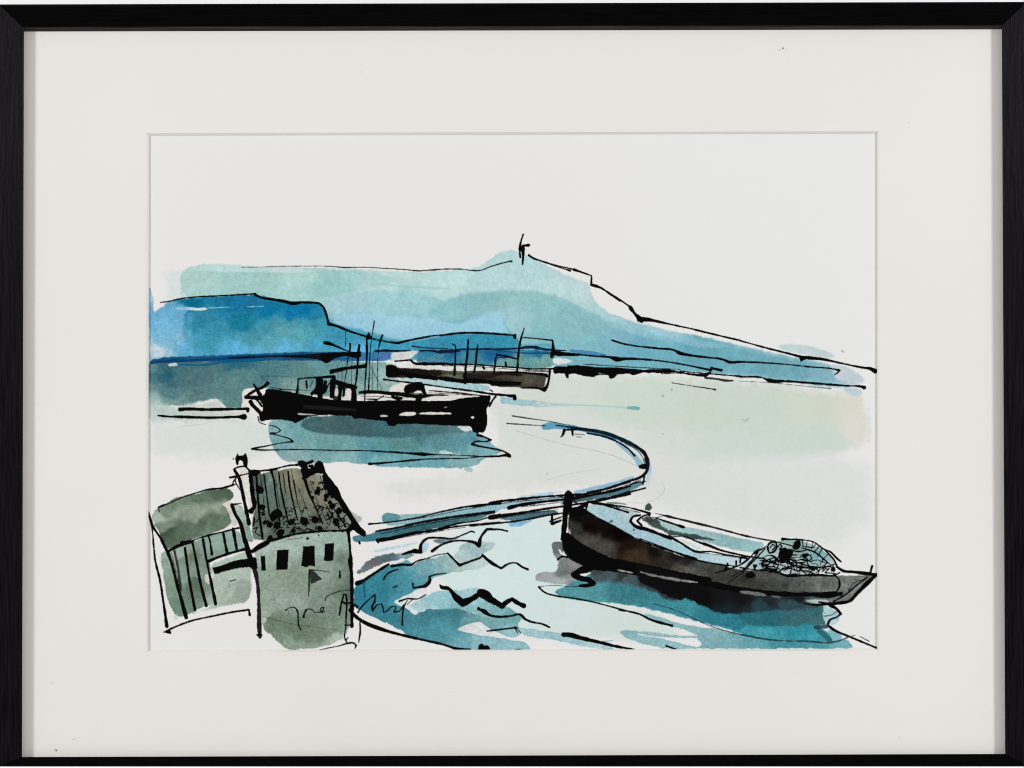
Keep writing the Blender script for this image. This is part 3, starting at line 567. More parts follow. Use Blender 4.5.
run('''
# ---- brown boat behind
W b4 barge soft=1.1 rough=.7 edge=.04 gran=.08 mot=.1 : 50,42 120,42 150,66 300,70 450,80 590,88 700,94 @b5 200,492 450,490 640,497 850,515 850,545 832,625 800,635 640,622 500,615 410,608 395,582 200,582 60,562 0,555 @b4 480,160 400,150 280,145 140,140 75,145 50,130 | 100,90,22,14,14 220,90,44,34,30 300,110,24,16,14 420,95,50,44,36 @b5 60,535,92,104,86 140,540,96,106,88 30,500,66,52,40 260,535,78,74,64 350,520,60,56,48 500,530,66,62,52 700,560,84,80,68 780,590,74,70,62 650,600,70,66,56 450,590,40,36,32
S b4 barge rgb=20,14,12 a=.85 : 120,85,40 300,98,36 480,108,30
S b5 barge rgb=24,18,16 a=.8 : 200,530,36 350,535,36 500,510,20 650,520,16
F b4 barge : 46,45 70,37 115,42 122,62 152,70 152,132 78,138 70,150 58,132 46,130
S b4 barge : 150,100,30 280,125,34 450,145,32
S b5 barge : 0,545,30 180,570,26
F b5 barge : 190,545 300,548 450,568 662,572 640,606 450,606 400,592 195,586
S b5 barge : 470,495,11 640,500,15 850,518,20 855,530,20
S b5 barge a=.9 : 670,488,7 880,492,7
S b5 barge : 880,475,16 870,560,15 860,600,17 835,640,30
S b5 barge : 650,622,11 800,630,15 830,640,24
S b5 barge : 100,272,9 125,285,11 122,400,14 115,520,14
S b5 barge : 225,238,11 222,320,15 205,470,16 200,580,19
S b5 barge : 303,278,11 295,330,15 285,430,15 272,500,14
S b5 barge : 675,145,8 650,220,15 630,330,16 622,430,15 615,520,15
S b5 barge : 455,350,9 445,390,11 440,450,15 430,500,15
S b5 barge : 455,360,13 520,368,15 610,390,13
S b5 barge a=.8 : 450,382,5 600,380,4
S b5 barge : 525,420,15 527,445,17
S b5 barge : 345,455,14 355,470,13
S b5 barge : 665,220,9 760,228,10 900,243,12 905,300,22 895,372,26
S b5 barge a=.7 : 200,490,6 450,492,6
S b5 barge : 400,640,10 420,650,9
# ---- jetty ink
S c5 jetty : 185,282,12 260,276,9 400,258,8 520,235,8 640,205,9 800,172,10 950,155,12 1024,148,16
S c7 jetty : 0,170,9 110,158,11 125,152,18 300,125,13 500,105,12 620,97,13 750,88,12 850,65,12 940,35,15 1024,10,15
S b6 jetty rgb=10,14,20 : 560,720,12 700,690,14 830,645,15 910,615,15 935,590,20 945,560,20 942,520,22 922,465,20 890,438,18 800,393,15 700,352,13 600,328,11 480,316,12 420,320,11
S b6 jetty : 900,555,20 925,553,30
S b6 jetty : 412,320,22 402,350,14 390,365,8
S b6 jetty : 462,325,16 466,352,10
S b6 jetty a=.5 : 480,345,6 540,350,5
S b6 jetty a=.4 : 490,362,5 520,366,5
S b6 jetty rgb=10,18,26 : 560,340,9 660,360,11 750,395,10 820,440,10 862,485,12
S b6 jetty rgb=10,30,46 : 360,290,8 480,305,11 620,325,12 740,360,13 850,415,15
S b6 jetty a=.75 : 80,230,9 200,248,6 320,265,5 420,285,5
S b6 jetty a=.75 : 45,278,9 150,285,6 290,293,5
S b6 jetty : 925,615,11 915,665,11
S b6 jetty rgb=8,14,18 : 930,650,8 860,660,8 800,690,9 560,745,9
S b6 jetty rgb=8,14,18 : 640,768,14 720,750,15 820,720,14 930,692,9
S c7 jetty : 250,178,24 300,165,20 420,145,15 600,125,15 700,112,13 850,80,12 1024,40,13
S c7 jetty : 130,240,26 300,215,13 480,185,13 640,162,11 800,135,13 1024,90,15
S c7 jetty rgb=24,14,16 : 0,295,9 150,280,10 350,255,11 500,225,12 590,212,10
S c5 jetty : 245,400,12 242,386,24 320,375,20 450,345,17 600,322,15 700,305,11 850,285,9 1024,270,8
S c5 jetty rgb=10,14,20 : 230,328,10 350,308,12 500,275,13 700,240,13 900,215,17 985,205,17
S c5 jetty : 620,318,14 750,280,10 900,255,9 950,238,9
S c5 jetty : 960,240,24 1024,225,20
B b6 jetty : 440,735,24
S c5 jetty : 122,392,8 126,405,15
S b6 jetty rgb=120,125,125 a=.3 : 100,325,4 400,410,4 740,490,4 870,548,4
S b6 jetty rgb=140,140,140 a=.25 : 300,640,4 500,590,4 640,570,3
S d1 jetty rgb=150,145,140 a=.3 : 560,140,5 680,145,5 760,110,5 800,60,5 780,10,5
F c7 row : 605,80 632,64 662,95 652,180 628,215 618,330 608,388 578,388 590,260 598,150
S c7 row : 525,225,11 525,280,18 580,260,15
S c7 row a=.9 : 510,265,9 590,235,7
S c7 row : 655,115,9 685,155,9
S c7 row : 640,190,20 700,180,26 750,150,22
S c7 row : 755,140,15 740,195,14
F c7 row : 640,190 740,180 740,200 760,215 700,235 640,235
S c7 row a=.85 : 632,250,6 635,330,9
B c7 row : 627,345,10
S c7 row : 560,510,10 590,490,14 625,495,10
# ---- large boat ink
S d1 row : 310,140,15 450,160,10 560,175,9 700,212,11 700,225,12
S d1 row : 380,150,9 470,178,9 565,207,13
S d1 row : 290,195,9 380,250,10 450,285,10 500,310,10
S d1 row : 500,310,7 640,385,8 760,430,11 860,460,10 1000,505,11
S d2 row : 0,390,9 200,465,10 400,545,12 600,590,11 760,610,9
S d1 row : 640,225,10 590,240,13 578,265,18 610,295,20 680,315,18 760,345,15 840,375,18
S d2 row : 235,372,20 320,420,12 460,495,16 550,492,11 700,520,12 850,545,11
S d1 row : 690,222,9 650,236,10 622,262,12 650,290,10
S d2 row a=.9 : 20,230,8 60,215,6 110,222,6 200,205,5
S d2 row : 245,375,8 370,375,8 450,410,11 540,440,22 640,480,14 760,510,12 880,535,11 1000,550,12
S d2 row rgb=30,24,24 : 120,185,6 180,200,9 240,215,17 330,235,11 440,263,15 600,300,12 760,345,11 900,380,9 1024,402,9
S d3 row rgb=30,24,24 : 0,97,8 120,125,8 240,145,9
S d2 row : 130,225,9 250,265,12 350,298,18
S d2 row : 0,160,9 80,188,15
B d1 row : 603,320,6
S d2 net : 600,665,9 700,635,13 800,600,13 880,540,11 940,480,10 960,475,9
S d2 net : 700,590,15 685,630,15
S d2 net : 770,570,18 768,600,15
S d2 net : 805,545,13 800,580,15
S d2 net : 1000,470,9 930,545,11 850,620,11 740,690,7
S d2 net : 960,510,8 840,640,9 700,750,6
S d2 net : 910,600,14 920,640,14
B d2 net : 890,680,26 860,682,18 985,600,16
S d3 row : 660,318,13 700,345,17 780,355,19 880,368,25 930,372,18
S d3 row : 890,360,15 902,315,15
S d3 row : 932,372,22 860,440,28 800,500,22 745,555,19 690,565,17 600,572,17 540,560,11
S d3 row : 870,390,10 790,450,10 720,510,10 640,555,8
S d3 row a=.8 : 845,405,6 780,430,6 740,480,6
S d3 row : 640,375,8 675,405,12 680,440,12 655,500,9
S d3 row : 0,325,9 100,340,9 250,355,11 320,380,15 420,378,13 540,375,13 650,375,11 680,360,9
S d3 row : 440,500,18 600,520,24 690,502,20
S d3 row : 440,572,10 520,580,12 600,575,14
B d3 row : 70,378,22 50,375,14 95,378,14
''')
run('''
# ---- netting heap
S d3 net : 190,200,14 192,170,13 215,150,13 245,152,13 250,185,11 225,220,11 200,225,11 190,200,12
S d3 net : 205,190,8 225,165,8 240,180,8 222,205,8
S d3 net : 255,185,9 275,165,8 288,180,8 270,200,9
S d3 net : 290,130,16 340,132,8 420,135,11 500,150,10 560,190,10 610,235,9 640,270,9 660,310,11
S d3 net : 560,195,11 620,220,10 660,260,12 690,285,11
F d3 net : 365,155 385,140 415,145 415,180 390,207 368,196
B d3 net : 305,240,46 330,225,30 290,275,22 440,248,16 455,240,14 500,330,15 635,338,17 375,185,20
S d3 net : 425,140,8 430,180,7 500,190,8 520,160,7
S d3 net : 460,140,6 450,190,6
S d3 net : 500,150,6 490,195,6
S d3 net : 540,180,6 510,215,8 470,210,6
S d3 net : 420,190,8 500,215,10 570,265,10 600,290,7
S d3 net : 560,200,6 530,250,7
S d3 net : 600,235,6 560,270,6
S d3 net : 410,255,8 430,235,8 480,240,8 490,265,7 460,280,7 415,268,7
S d3 net : 470,340,7 500,315,7 540,350,9
S d3 net : 330,200,9 400,215,10 470,200,7
S d3 net : 350,270,9 420,300,9 500,320,9 580,320,8 650,300,7
S d3 net : 240,270,8 340,290,9 440,290,7
S d3 net : 200,300,10 160,310,13 220,320,9
S d3 net : 130,300,7 200,285,9 250,300,6
S d3 net : 260,360,13 300,330,11 340,330,9 400,350,10
S d3 net : 330,380,18 380,372,14
S d3 net : 560,330,6 620,320,8 650,340,7
S d3 net : 520,360,6 560,330,6
S d3 net : 290,330,7 380,310,8 470,330,7
S d3 net : 100,230,9 130,205,10 110,240,8 60,300,9 20,360,8
S d3 net : 140,205,7 180,180,7
S d3 net : 100,330,10 110,310,15
S d3 net : 250,150,7 330,170,7 365,180,7
S d3 net : 345,300,14 400,325,9 460,325,7
S d3 net : 200,330,6 260,335,7 240,350,6
S d3 net : 380,290,6 410,330,6
S d3 net : 150,285,8 240,255,9 200,240,7 150,260,6
S d3 net : 400,345,10 460,350,8 520,375,8
S d3 net : 610,330,8 580,360,7 650,365,8
# ---- ripples and waves
S c5 waves : 400,475,10 480,455,24 515,460,22 520,410,17 545,382,13 640,370,10 720,375,10 800,345,9 850,330,10 862,336,8
S c5 waves : 590,455,18 640,420,13 720,392,11 810,390,12 870,405,18 890,420,24 900,370,14 940,315,13 1024,317,9
S c7 waves : 120,312,9 200,318,9 240,328,12
S c5 waves : 330,552,14 400,542,14 460,540,13 490,520,10 545,505,10
S c5 waves a=.9 : 545,507,6 620,480,6 690,470,8
S c5 waves : 690,470,12 730,510,11 765,545,14 850,515,11 900,495,11 915,482,13 950,510,10 1024,560,9
S c7 waves : 80,480,14 130,530,11 200,565,12 250,535,11 290,530,10 340,560,11 370,572,13
S c5 waves : 110,662,28 140,650,24 200,610,15 270,565,15 310,540,13
S c5 waves : 280,635,11 290,615,9 320,590,10 370,572,7
S c5 waves : 340,690,7 365,678,9
S c5 waves : 465,660,9 470,690,11 510,685,12 550,675,20 575,640,17 570,620,9 600,608,8 680,597,6
S c6 waves : 640,225,10 650,238,24 690,245,22 740,300,34 785,340,40 850,310,32 900,275,36 960,310,36 1024,350,32
F c6 waves : 885,270 905,246 940,270 1024,330 1024,370 960,340 890,300
S d4 waves : 0,205,34 20,205,36 80,255,38 140,295,32 170,270,26 205,250,28 250,280,28 280,293,28
S c6 waves : 888,382,13 910,380,13 960,415,12 1024,428,10
S d4 waves : -10,310,16 50,350,13 100,362,12 200,358,12 260,350,12 285,375,12 320,393,11 400,410,9 445,430,11
S d4 waves a=.9 : 45,455,9 130,445,10 230,432,10
S d4 waves a=.9 : 225,432,11 240,465,6
S d4 waves a=.8 : 235,430,6 262,468,5
F c6 waves : 882,638 890,605 910,598 925,615 945,606 968,638
F d4 waves : 212,577 240,567 265,568 262,577
S d4 waves : 535,478,26 560,478,25 650,500,23 780,530,21 860,550,15 940,565,10 990,572,6
S d4 waves : 375,172,9 410,205,9 480,228,10 600,245,9 720,268,9 850,302,9 1024,348,10
S d5 waves : 120,320,9 250,345,10 320,380,13 400,405,15 460,420,14
S d4 waves a=.7 : 375,172,5 450,163,4 600,170,4 640,168,4
S d4 row : 700,50,44 620,80,36 600,95,32 640,115,30 700,130,34 725,150,32 700,160,22 640,165,15
S d5 waves a=.6 : 340,280,4 450,310,5 560,355,5 700,420,6 850,465,8 1024,500,8
S d6 waves a=.8 rgb=20,50,60 : 0,478,6 150,505,9 300,518,9 450,522,9 580,528,10 640,515,9 690,495,7 740,480,5
S d6 waves : 575,290,16 615,310,14 645,345,14 620,365,12 575,385,12 560,415,16 590,440,15 700,490,11 880,565,11
S d6 waves a=.5 : 770,490,4 825,520,9
S d6 waves a=.8 rgb=20,56,66 : 485,432,22 560,425,22
S d6 waves a=.75 rgb=40,84,92 : 505,455,20 540,480,28 575,512,28
S d6 waves a=.6 rgb=40,60,70 : 540,360,8 590,350,8 615,332,8
S d5 waves : 425,550,13 490,572,7
S c6 waves rgb=10,60,90 a=.5 : 150,200,14 160,300,12
# ---- shed ink
S c1 shed : 65,533,18 85,590,18 100,640,18 140,700,16 185,768,17
S c1 shed : 95,640,11 108,768,12
S c3 shed : 105,0,12 125,180,15 160,320,15 180,450,17 205,620,19 215,690,26
S c3 shed : 170,0,17 215,85,22 245,160,20 285,310,21 320,440,23 370,620,26
S c1 shed : 150,490,14 250,450,9 330,415,9 450,375,10 560,345,12 650,338,15 745,312,15
S c1 shed a=.8 : 150,500,8 152,520,14
S c1 shed : 400,762,9 480,735,12 545,715,13 650,690,12 790,655,15
S c3 shed : 225,90,22 300,50,20 400,18,22 430,5,14
S c1 shed : 330,772,20 400,765,22
S c3 shed rgb=40,38,36 a=.9 : 275,85,15 300,200,18 320,340,18 330,400,14
S c3 shed : 360,65,17 375,180,17 400,350,17 440,560,19
S c3 shed : 420,20,18 445,140,17 485,350,21 530,525,23
S c3 shed : 505,0,18 530,150,16 555,270,16 605,510,23
S c3 shed : 560,0,13 575,115,17
S c3 shed : 675,0,20 695,95,19
S c3 shed : 760,0,22 775,80,21
S c1 shed : 500,740,12 508,768,12
S c1 shed : 548,715,13 560,768,12
S c1 shed : 665,690,18 680,768,20
S c1 shed : 745,665,22 765,768,20
S c3 shed : 550,170,26 620,140,17 740,100,16 850,70,18
F c3 shed : 580,220 650,205 750,165 860,150 912,150 922,240 905,247 880,215 780,225 680,250 600,277
S c3 shed a=.7 : 715,330,6 765,318,9
S c3 shed a=.4 : 710,350,5 720,385,4
F c3 shed : 180,738 240,703 252,754
S c3 shed : 240,712,13 400,650,13 600,605,13 750,575,13 870,558,15 878,600,15
# ---- house ink
S c3 house : 845,0,26 865,90,40 900,200,42
S c3 house rgb=30,24,24 : 915,240,24 930,300,23 945,420,21 955,560,22 960,760,22
S c4 house : 30,0,40 42,60,28
S c4 house rgb=30,24,24 : 45,90,25 65,230,24 70,400,24 75,580,24 80,615,26
S c4 house : 60,600,16 90,600,16
S c3 house : 900,90,32 1024,20,28
S c2 house : 100,842,30 150,802,26 215,768,24 330,735,20 420,710,16 560,690,15 680,680,15 830,675,17 880,668,28
F c1 house : 763,95 780,53 792,80 830,75 846,53 860,100 860,167 830,170 820,118 795,112 785,157 768,152
S c1 house : 752,185,15 790,168,11 840,165,13 875,195,15
S c1 house : 755,190,22 790,250,23 815,350,27 840,470,27 860,560,27 872,620,26
S c1 house : 875,200,15 885,300,18 900,420,21 912,490,28 885,520,32
S c1 house : 720,252,16 780,240,13 860,222,11 920,210,11
S c1 house : 770,255,9 745,290,10 740,310,10 770,305,9 760,270,8
S c1 house : 775,310,10 800,350,9
S c1 house : 810,458,10 735,470,10
S c1 house : 735,470,19 760,540,23 800,610,29 825,700,29 840,768,27
F c1 house : 870,200 900,186 960,193 972,210 940,237 880,248
B c1 house : 747,103,5
S c2 house : 130,205,15 200,195,14 260,190,16 330,170,13 400,155,13 470,150,15
S c2 house : 85,240,30 105,400,26 115,480,28 90,525,32
S c2 house : 130,230,15 140,360,19 150,500,15 180,740,15
S c2 house : 190,220,10 215,400,11 235,560,11
S c2 house : 250,205,22 260,230,15 285,400,11 320,620,11
S c2 house : 310,215,11 330,360,13 360,500,13 390,620,11
S c2 house a=.85 : 345,220,8 365,380,8
S c2 house : 385,205,13 395,300,12 420,430,13 460,590,10
S c2 house a=.8 : 430,270,7 440,330,7 460,460,6
S c2 house a=.6 : 465,330,5 540,520,5
S c2 house : 495,190,24 520,270,23 550,370,17 600,480,12 660,620,11
B c2 house : 160,355,30.0 150,335,17.5 175,490,25.0 185,545,13.8 295,635,27.5 240,630,25.0 330,690,27.5 300,700,15.0 410,610,25.0 430,590,15.0 510,600,37.5 535,610,17.5 600,590,27.5 430,680,17.5 640,660,22.5 240,740,25.0 320,715,22.5 580,415,16.2 620,365,25.0 625,335,12.5 690,400,20.0 685,430,15.0 740,480,25.0 770,610,27.5 790,520,25.0 840,520,17.5 720,450,17.5 200,610,17.5
F c2 house : 238,545 270,510 310,498 340,530 335,565 290,582 262,612 240,585
S c2 house : 105,640,9 115,590,12 110,570,8
S c2 house : 110,660,9 140,650,10 120,690,8 160,720,8
S c2 house : 190,620,12 220,600,12 250,640,12
S c2 house : 270,690,9 300,660,10 340,650,9
S c2 house : 630,500,11 640,480,10 665,490,10 660,515,10
S c2 house : 690,560,9 705,545,11 715,575,9
S c2 house : 500,690,9 540,660,10 590,680,10
S c2 house : 600,670,9 640,645,10 670,670,9
S c2 house : 400,700,9 430,650,10 460,660,10
S c2 house : 730,470,10 850,650,11
S c2 house : 690,470,7 760,600,9 800,670,9
S c2 house : 780,560,9 850,480,9
S c2 house : 800,600,9 870,530,9
S c2 house : 700,590,9 740,560,10 740,530,8
F c2 house : 455,140 470,116 500,112 530,130 560,118 580,104 592,128 575,142 530,152 540,178 560,178 602,162 605,130 630,114 657,125 672,160 688,220 655,222 620,218 560,242 530,262 508,220 495,185
F c2 house : 655,130 690,220 745,285 790,370 830,440 880,520 960,640 1008,690 1008,728 980,722 930,692 910,674 850,668 900,600 880,560 820,475 770,435 740,405 700,385 695,330 688,270 670,215
S c2 house : 680,240,40 700,300,52 745,345,58 800,430,40 870,545,36 950,660,40
B c2 house : 735,410,10 575,160,18 560,160,14 610,150,18 520,170,26 575,135,9 690,330,26
S c2 house : 865,680,22 875,768,19
S c5 house : 55,330,14 65,450,15 75,600,18
S c4 house : 800,0,26 812,120,25 815,300,27 815,530,23
B c2 house : 540,738,11 495,730,5 455,740,5 630,715,5 820,685,8
S c2 house a=.8 : 380,750,6 480,738,5
F px house ch=0 : 260.6,556.2 264.8,555.6 266.2,570.4 261.6,571
F px house ch=0 : 277,550.2 288.8,549.6 287.6,569.3 276.2,570.2
F px house ch=0 : 303.2,546.5 314.6,545.8 315,566.5 310,565.4 307,567.2 301.2,566
F px house ch=0 : 325,543.8 334,543.2 333.2,560 330,561.3 324,561
F c4 house rgb=36,42,38 a=.95 : 478,82 515,88 545,125 578,152 520,180 485,195
S c4 house : 475,80,10 472,200,13 470,290,6
S c4 house a=.9 : 475,80,9 540,82,7 645,97,5
S c4 house : 720,90,13 718,140,15
S c4 house a=.25 : 100,450,6 240,490,6 700,560,6
S c4 house a=.9 : 540,725,4 620,705,7 720,685,8 790,665,13 830,665,13 850,685,15 840,705,11
S c4 house a=.9 : 785,620,6 765,645,11
S c4 jetty rgb=20,18,20 : 880,500,15 882,560,15 870,660,9
S c4 house a=.9 : 760,520,9 810,520,7
S c6 jetty : 65,385,20 100,425,20 160,465,21 260,505,19 400,545,16 550,580,13 660,605,13 740,630,15 830,637,13
# ---- signature
S c4 sign : 285,402,10 320,382,8 360,382,9 380,410,10 385,480,11 395,540,11 405,558,11
S c4 sign : 430,458,16 432,435,12 452,402,9 440,425,7
S c4 sign : 440,402,9 475,392,8 505,402,8 515,422,8 530,416,7 555,419,7 585,400,8 590,380,7 572,380,7 562,405,7 575,420,7 597,412,6
S c4 sign a=.9 : 600,325,8 612,295,7 660,270,7 730,248,6 800,240,6
S c4 sign : 715,440,13 735,330,12 750,275,13 768,275,11 775,340,13 770,430,12 765,540,10 760,630,9 775,660,9
S c4 sign : 735,330,10 770,350,16 800,340,12 830,370,10
S c6 sign : 85,345,10 115,365,9
S c6 sign : 115,400,10 130,375,8 170,330,8 225,285,8 222,330,10 205,365,10 210,390,10 240,350,7 265,345,7 275,370,9 280,400,9 300,390,7 340,360,7 360,365,7 345,395,8 370,395,7 410,350,7
S c6 sign : 400,480,10 400,420,10 410,360,9 430,322,7
S c6 sign : 380,328,10 430,312,9 500,312,10 550,285,7
S c6 sign a=.8 : 430,348,6 470,312,6
''')
sr = np.random.RandomState(11)
for i in range(46):                       # the quick scribble that fills the heap of netting
    x, y = sr.uniform(170, 620), sr.uniform(225, 350)
    if y < 225 + abs(x - 400) * 0.25:
        y = 345 - sr.uniform(0, 40)
    an = sr.uniform(-0.5, 0.6) if i % 3 else sr.uniform(0.8, 2.2)
    L = sr.uniform(45, 120)
    pts = []
    for k in range(4):
        t = k / 3 - 0.5
        pts.append('%.1f,%.1f,%.1f' % (x + L * t * math.cos(an) + sr.uniform(-6, 6), y + L * t * math.sin(an) + sr.uniform(-7, 7) - 10 * (0.25 - t * t), sr.uniform(4, 8.5)))
    run('S d3 net : ' + ' '.join(pts))
run('''
B d3 net : 350,215,18 330,285,16 230,345,9 190,320,8
B a5 hill a=.22 : 655,330,10 640,520,4
B a6 sea a=.16 : 530,485,9 585,445,8
B b6 sea a=.3 : 300,600,4
S px sea a=.3 rgb=120,120,118 : 742,419,1 746,421,1.6 749,418,1
B px sea a=.2 rgb=90,90,90 : 663,434,1 660,437.5,.8
''')
for i in range(110):                       # scratched tiles: denser towards the eaves and the right verge
    v = sr.rand() ** 0.55
    u = sr.rand() ** 0.8
    xl, xr = 105 + 10 * v, 660 + 230 * v
    x, y = xl + (xr - xl) * u, 235 + 470 * v - 60 * u * v
    if v < 0.58 and u < 0.7:
        continue
    r = sr.uniform(7, 20)
    a0 = sr.uniform(0, 6.28)
    pts = ['%.1f,%.1f,%.1f' % (x + r * math.cos(a0 + t), y + 0.8 * r * math.sin(a0 + t), sr.uniform(5, 11)) for t in (0, 1.0, 2.1, 3.0)]
    run('S c2 house a=%.2f : ' % sr.uniform(.6, 1) + ' '.join(pts))
run('''
# dry second passes of the pen beside the bolder lines
S c7 jetty a=.7 : 20,176,4 200,150,5 420,126,5 640,106,4
S c7 jetty a=.7 : 330,172,5 520,150,5 700,122,4
S c7 jetty a=.6 : 160,250,4 380,214,5 560,190,4
S c7 jetty a=.8 : 560,112,5 760,98,6 900,66,5 1010,30,4
S c5 jetty a=.6 : 300,270,4 520,243,5 760,196,5 900,172,4
S c5 jetty a=.7 : 260,345,5 480,296,5 700,255,5 880,228,5
S c5 jetty a=.6 : 330,382,4 560,340,5 800,302,4
S b6 jetty a=.7 : 430,752,4 600,728,5 760,690,5 900,640,5
S b6 jetty a=.6 : 470,308,4 640,322,5 760,362,5 860,410,5
S b6 jetty a=.7 : 800,408,5 880,452,5 915,500,5 930,545,5
S a6 hill a=.8 : 20,282,5 200,294,5 420,306,5 640,316,4
S a6 hill a=.7 : 520,344,4 640,342,5 780,356,4
S a6 hill a=.7 : 60,232,4 240,240,5 420,250,4
S b5 sea a=.7 : 20,446,5 200,448,4 420,462,5 700,482,5 860,484,4
S b5 barge a=.7 : 20,508,5 180,512,5 380,506,5 600,520,5
S b4 trawler a=.8 : 20,250,5 180,262,5 330,270,4
S b4 trawler a=.7 : 390,262,4 560,270,5 740,284,4
S b3 trawler a=.7 : 330,690,5 480,694,5 640,706,5
S b3 trawler a=.6 : 140,440,4 150,620,4
S b3 trawler a=.6 : 258,350,4 250,600,4
S b3 trawler a=.55 : 425,330,4 420,650,4
S b3 trawler a=.6 : 390,420,3 500,640,4
S b2 trawler a=.7 : 330,300,5 420,312,5 520,322,4
S b2 trawler a=.8 : 640,300,9 660,250,8
S b2 trawler a=.8 : 770,300,12 800,260,10 812,300,9
S c2 house a=.8 : 160,215,5 185,400,5 205,600,5
S c2 house a=.7 : 280,215,4 305,420,5 350,640,4
S c2 house a=.8 : 410,190,5 450,400,5 500,580,4
S c2 house a=.7 : 560,280,4 620,440,5 690,600,5
S c2 house a=.8 : 640,240,5 690,380,6 770,540,5
S d1 row a=.7 : 330,152,4 480,172,5 640,208,4
S d2 row a=.7 : 260,225,4 450,272,5 640,318,5 860,378,4
S d2 row a=.6 : 480,505,4 640,520,5 820,550,4
S c5 waves a=.7 : 400,480,5 450,468,5 500,470,4
S c3 shed a=.6 : 250,100,4 300,300,5 350,500,4
''')
#@@BUILD


# ------------------------------------------------------------------ materials
def new_mat(name):
    m = bpy.data.materials.new(name)
    m.use_nodes = True
    nt = m.node_tree
    b = nt.nodes['Principled BSDF']
    return m, nt, b


def node(nt, typ, **kw):
    n = nt.nodes.new(typ)
    for k, v in kw.items():
        setattr(n, k, v)
    return n


def bump_to(nt, b, height, strength, dist):
    bp = node(nt, 'ShaderNodeBump')
    bp.inputs['Strength'].default_value = strength
    bp.inputs['Distance'].default_value = dist
    nt.links.new(height, bp.inputs['Height'])
    nt.links.new(bp.outputs['Normal'], b.inputs['Normal'])


def noise(nt, vec, scale, detail=3.0, rough=0.6):
    n = node(nt, 'ShaderNodeTexNoise')
    n.inputs['Scale'].default_value = scale
    n.inputs['Detail'].default_value = detail
    n.inputs['Roughness'].default_value = rough
    nt.links.new(vec, n.inputs['Vector'])
    return n


def paper_material():
    m, nt, b = new_mat('watercolour_paper')
    at = node(nt, 'ShaderNodeVertexColor', layer_name='pigment')
    tc = node(nt, 'ShaderNodeTexCoord')
    n = noise(nt, tc.outputs['Object'], 1800, 3)
    mr = node(nt, 'ShaderNodeMapRange')
    mr.inputs['To Min'].default_value = 0.975
    mr.inputs['To Max'].default_value = 1.025
    nt.links.new(n.outputs['Fac'], mr.inputs['Value'])
    mx = node(nt, 'ShaderNodeVectorMath', operation='SCALE')
    nt.links.new(at.outputs['Color'], mx.inputs[0])
    nt.links.new(mr.outputs['Result'], mx.inputs['Scale'])
    nt.links.new(mx.outputs['Vector'], b.inputs['Base Color'])
    ro = node(nt, 'ShaderNodeMapRange')
    ro.inputs['To Min'].default_value = 0.85
    ro.inputs['To Max'].default_value = 0.62
    nt.links.new(at.outputs['Alpha'], ro.inputs['Value'])
    nt.links.new(ro.outputs['Result'], b.inputs['Roughness'])
    b.inputs['Specular IOR Level'].default_value = 0.03
    bump_to(nt, b, n.outputs['Fac'], 0.12, 0.0002)
    return m


def board_material(name, rgb, spots=()):
    m, nt, b = new_mat(name)
    tc = node(nt, 'ShaderNodeTexCoord')
    n1 = noise(nt, tc.outputs['Object'], 9, 3)
    n2 = noise(nt, tc.outputs['Object'], 1400, 2)
    base = lin(np.array(rgb) / 255) * ALB
    mr = node(nt, 'ShaderNodeMapRange')
    mr.inputs['From Min'].default_value = 0.3
    mr.inputs['From Max'].default_value = 0.7
    mr.inputs['To Min'].default_value = 0.985
    mr.inputs['To Max'].default_value = 1.01
    nt.links.new(n1.outputs['Fac'], mr.inputs['Value'])
    mr2 = node(nt, 'ShaderNodeMapRange')
    mr2.inputs['To Min'].default_value = 0.97
    mr2.inputs['To Max'].default_value = 1.03
    nt.links.new(n2.outputs['Fac'], mr2.inputs['Value'])
    mul = node(nt, 'ShaderNodeMath', operation='MULTIPLY')
    nt.links.new(mr.outputs['Result'], mul.inputs[0])
    nt.links.new(mr2.outputs['Result'], mul.inputs[1])
    sc = node(nt, 'ShaderNodeVectorMath', operation='SCALE')
    sc.inputs[0].default_value = tuple(base)
    nt.links.new(mul.outputs[0], sc.inputs['Scale'])
    out = sc.outputs['Vector']
    for (px, py, r, rgb2, amt) in spots:        # specks of dirt on the board
        d = node(nt, 'ShaderNodeVectorMath', operation='DISTANCE')
        nt.links.new(tc.outputs['Object'], d.inputs[0])
        d.inputs[1].default_value = P(px, py)
        f = node(nt, 'ShaderNodeMapRange')
        f.inputs['From Min'].default_value = r * S * 1.25
        f.inputs['From Max'].default_value = r * S * 0.4
        f.inputs['To Max'].default_value = amt
        nt.links.new(d.outputs['Value'], f.inputs['Value'])
        mx = node(nt, 'ShaderNodeMix', data_type='RGBA')
        nt.links.new(f.outputs['Result'], mx.inputs['Factor'])
        nt.links.new(out, mx.inputs['A'])
        mx.inputs['B'].default_value = tuple(lin(np.array(rgb2) / 255)) + (1,)
        out = mx.outputs['Result']
    nt.links.new(out, b.inputs['Base Color'])
    b.inputs['Roughness'].default_value = 0.9
    b.inputs['Specular IOR Level'].default_value = 0.1
    bump_to(nt, b, n2.outputs['Fac'], 0.1, 0.0002)
    return m


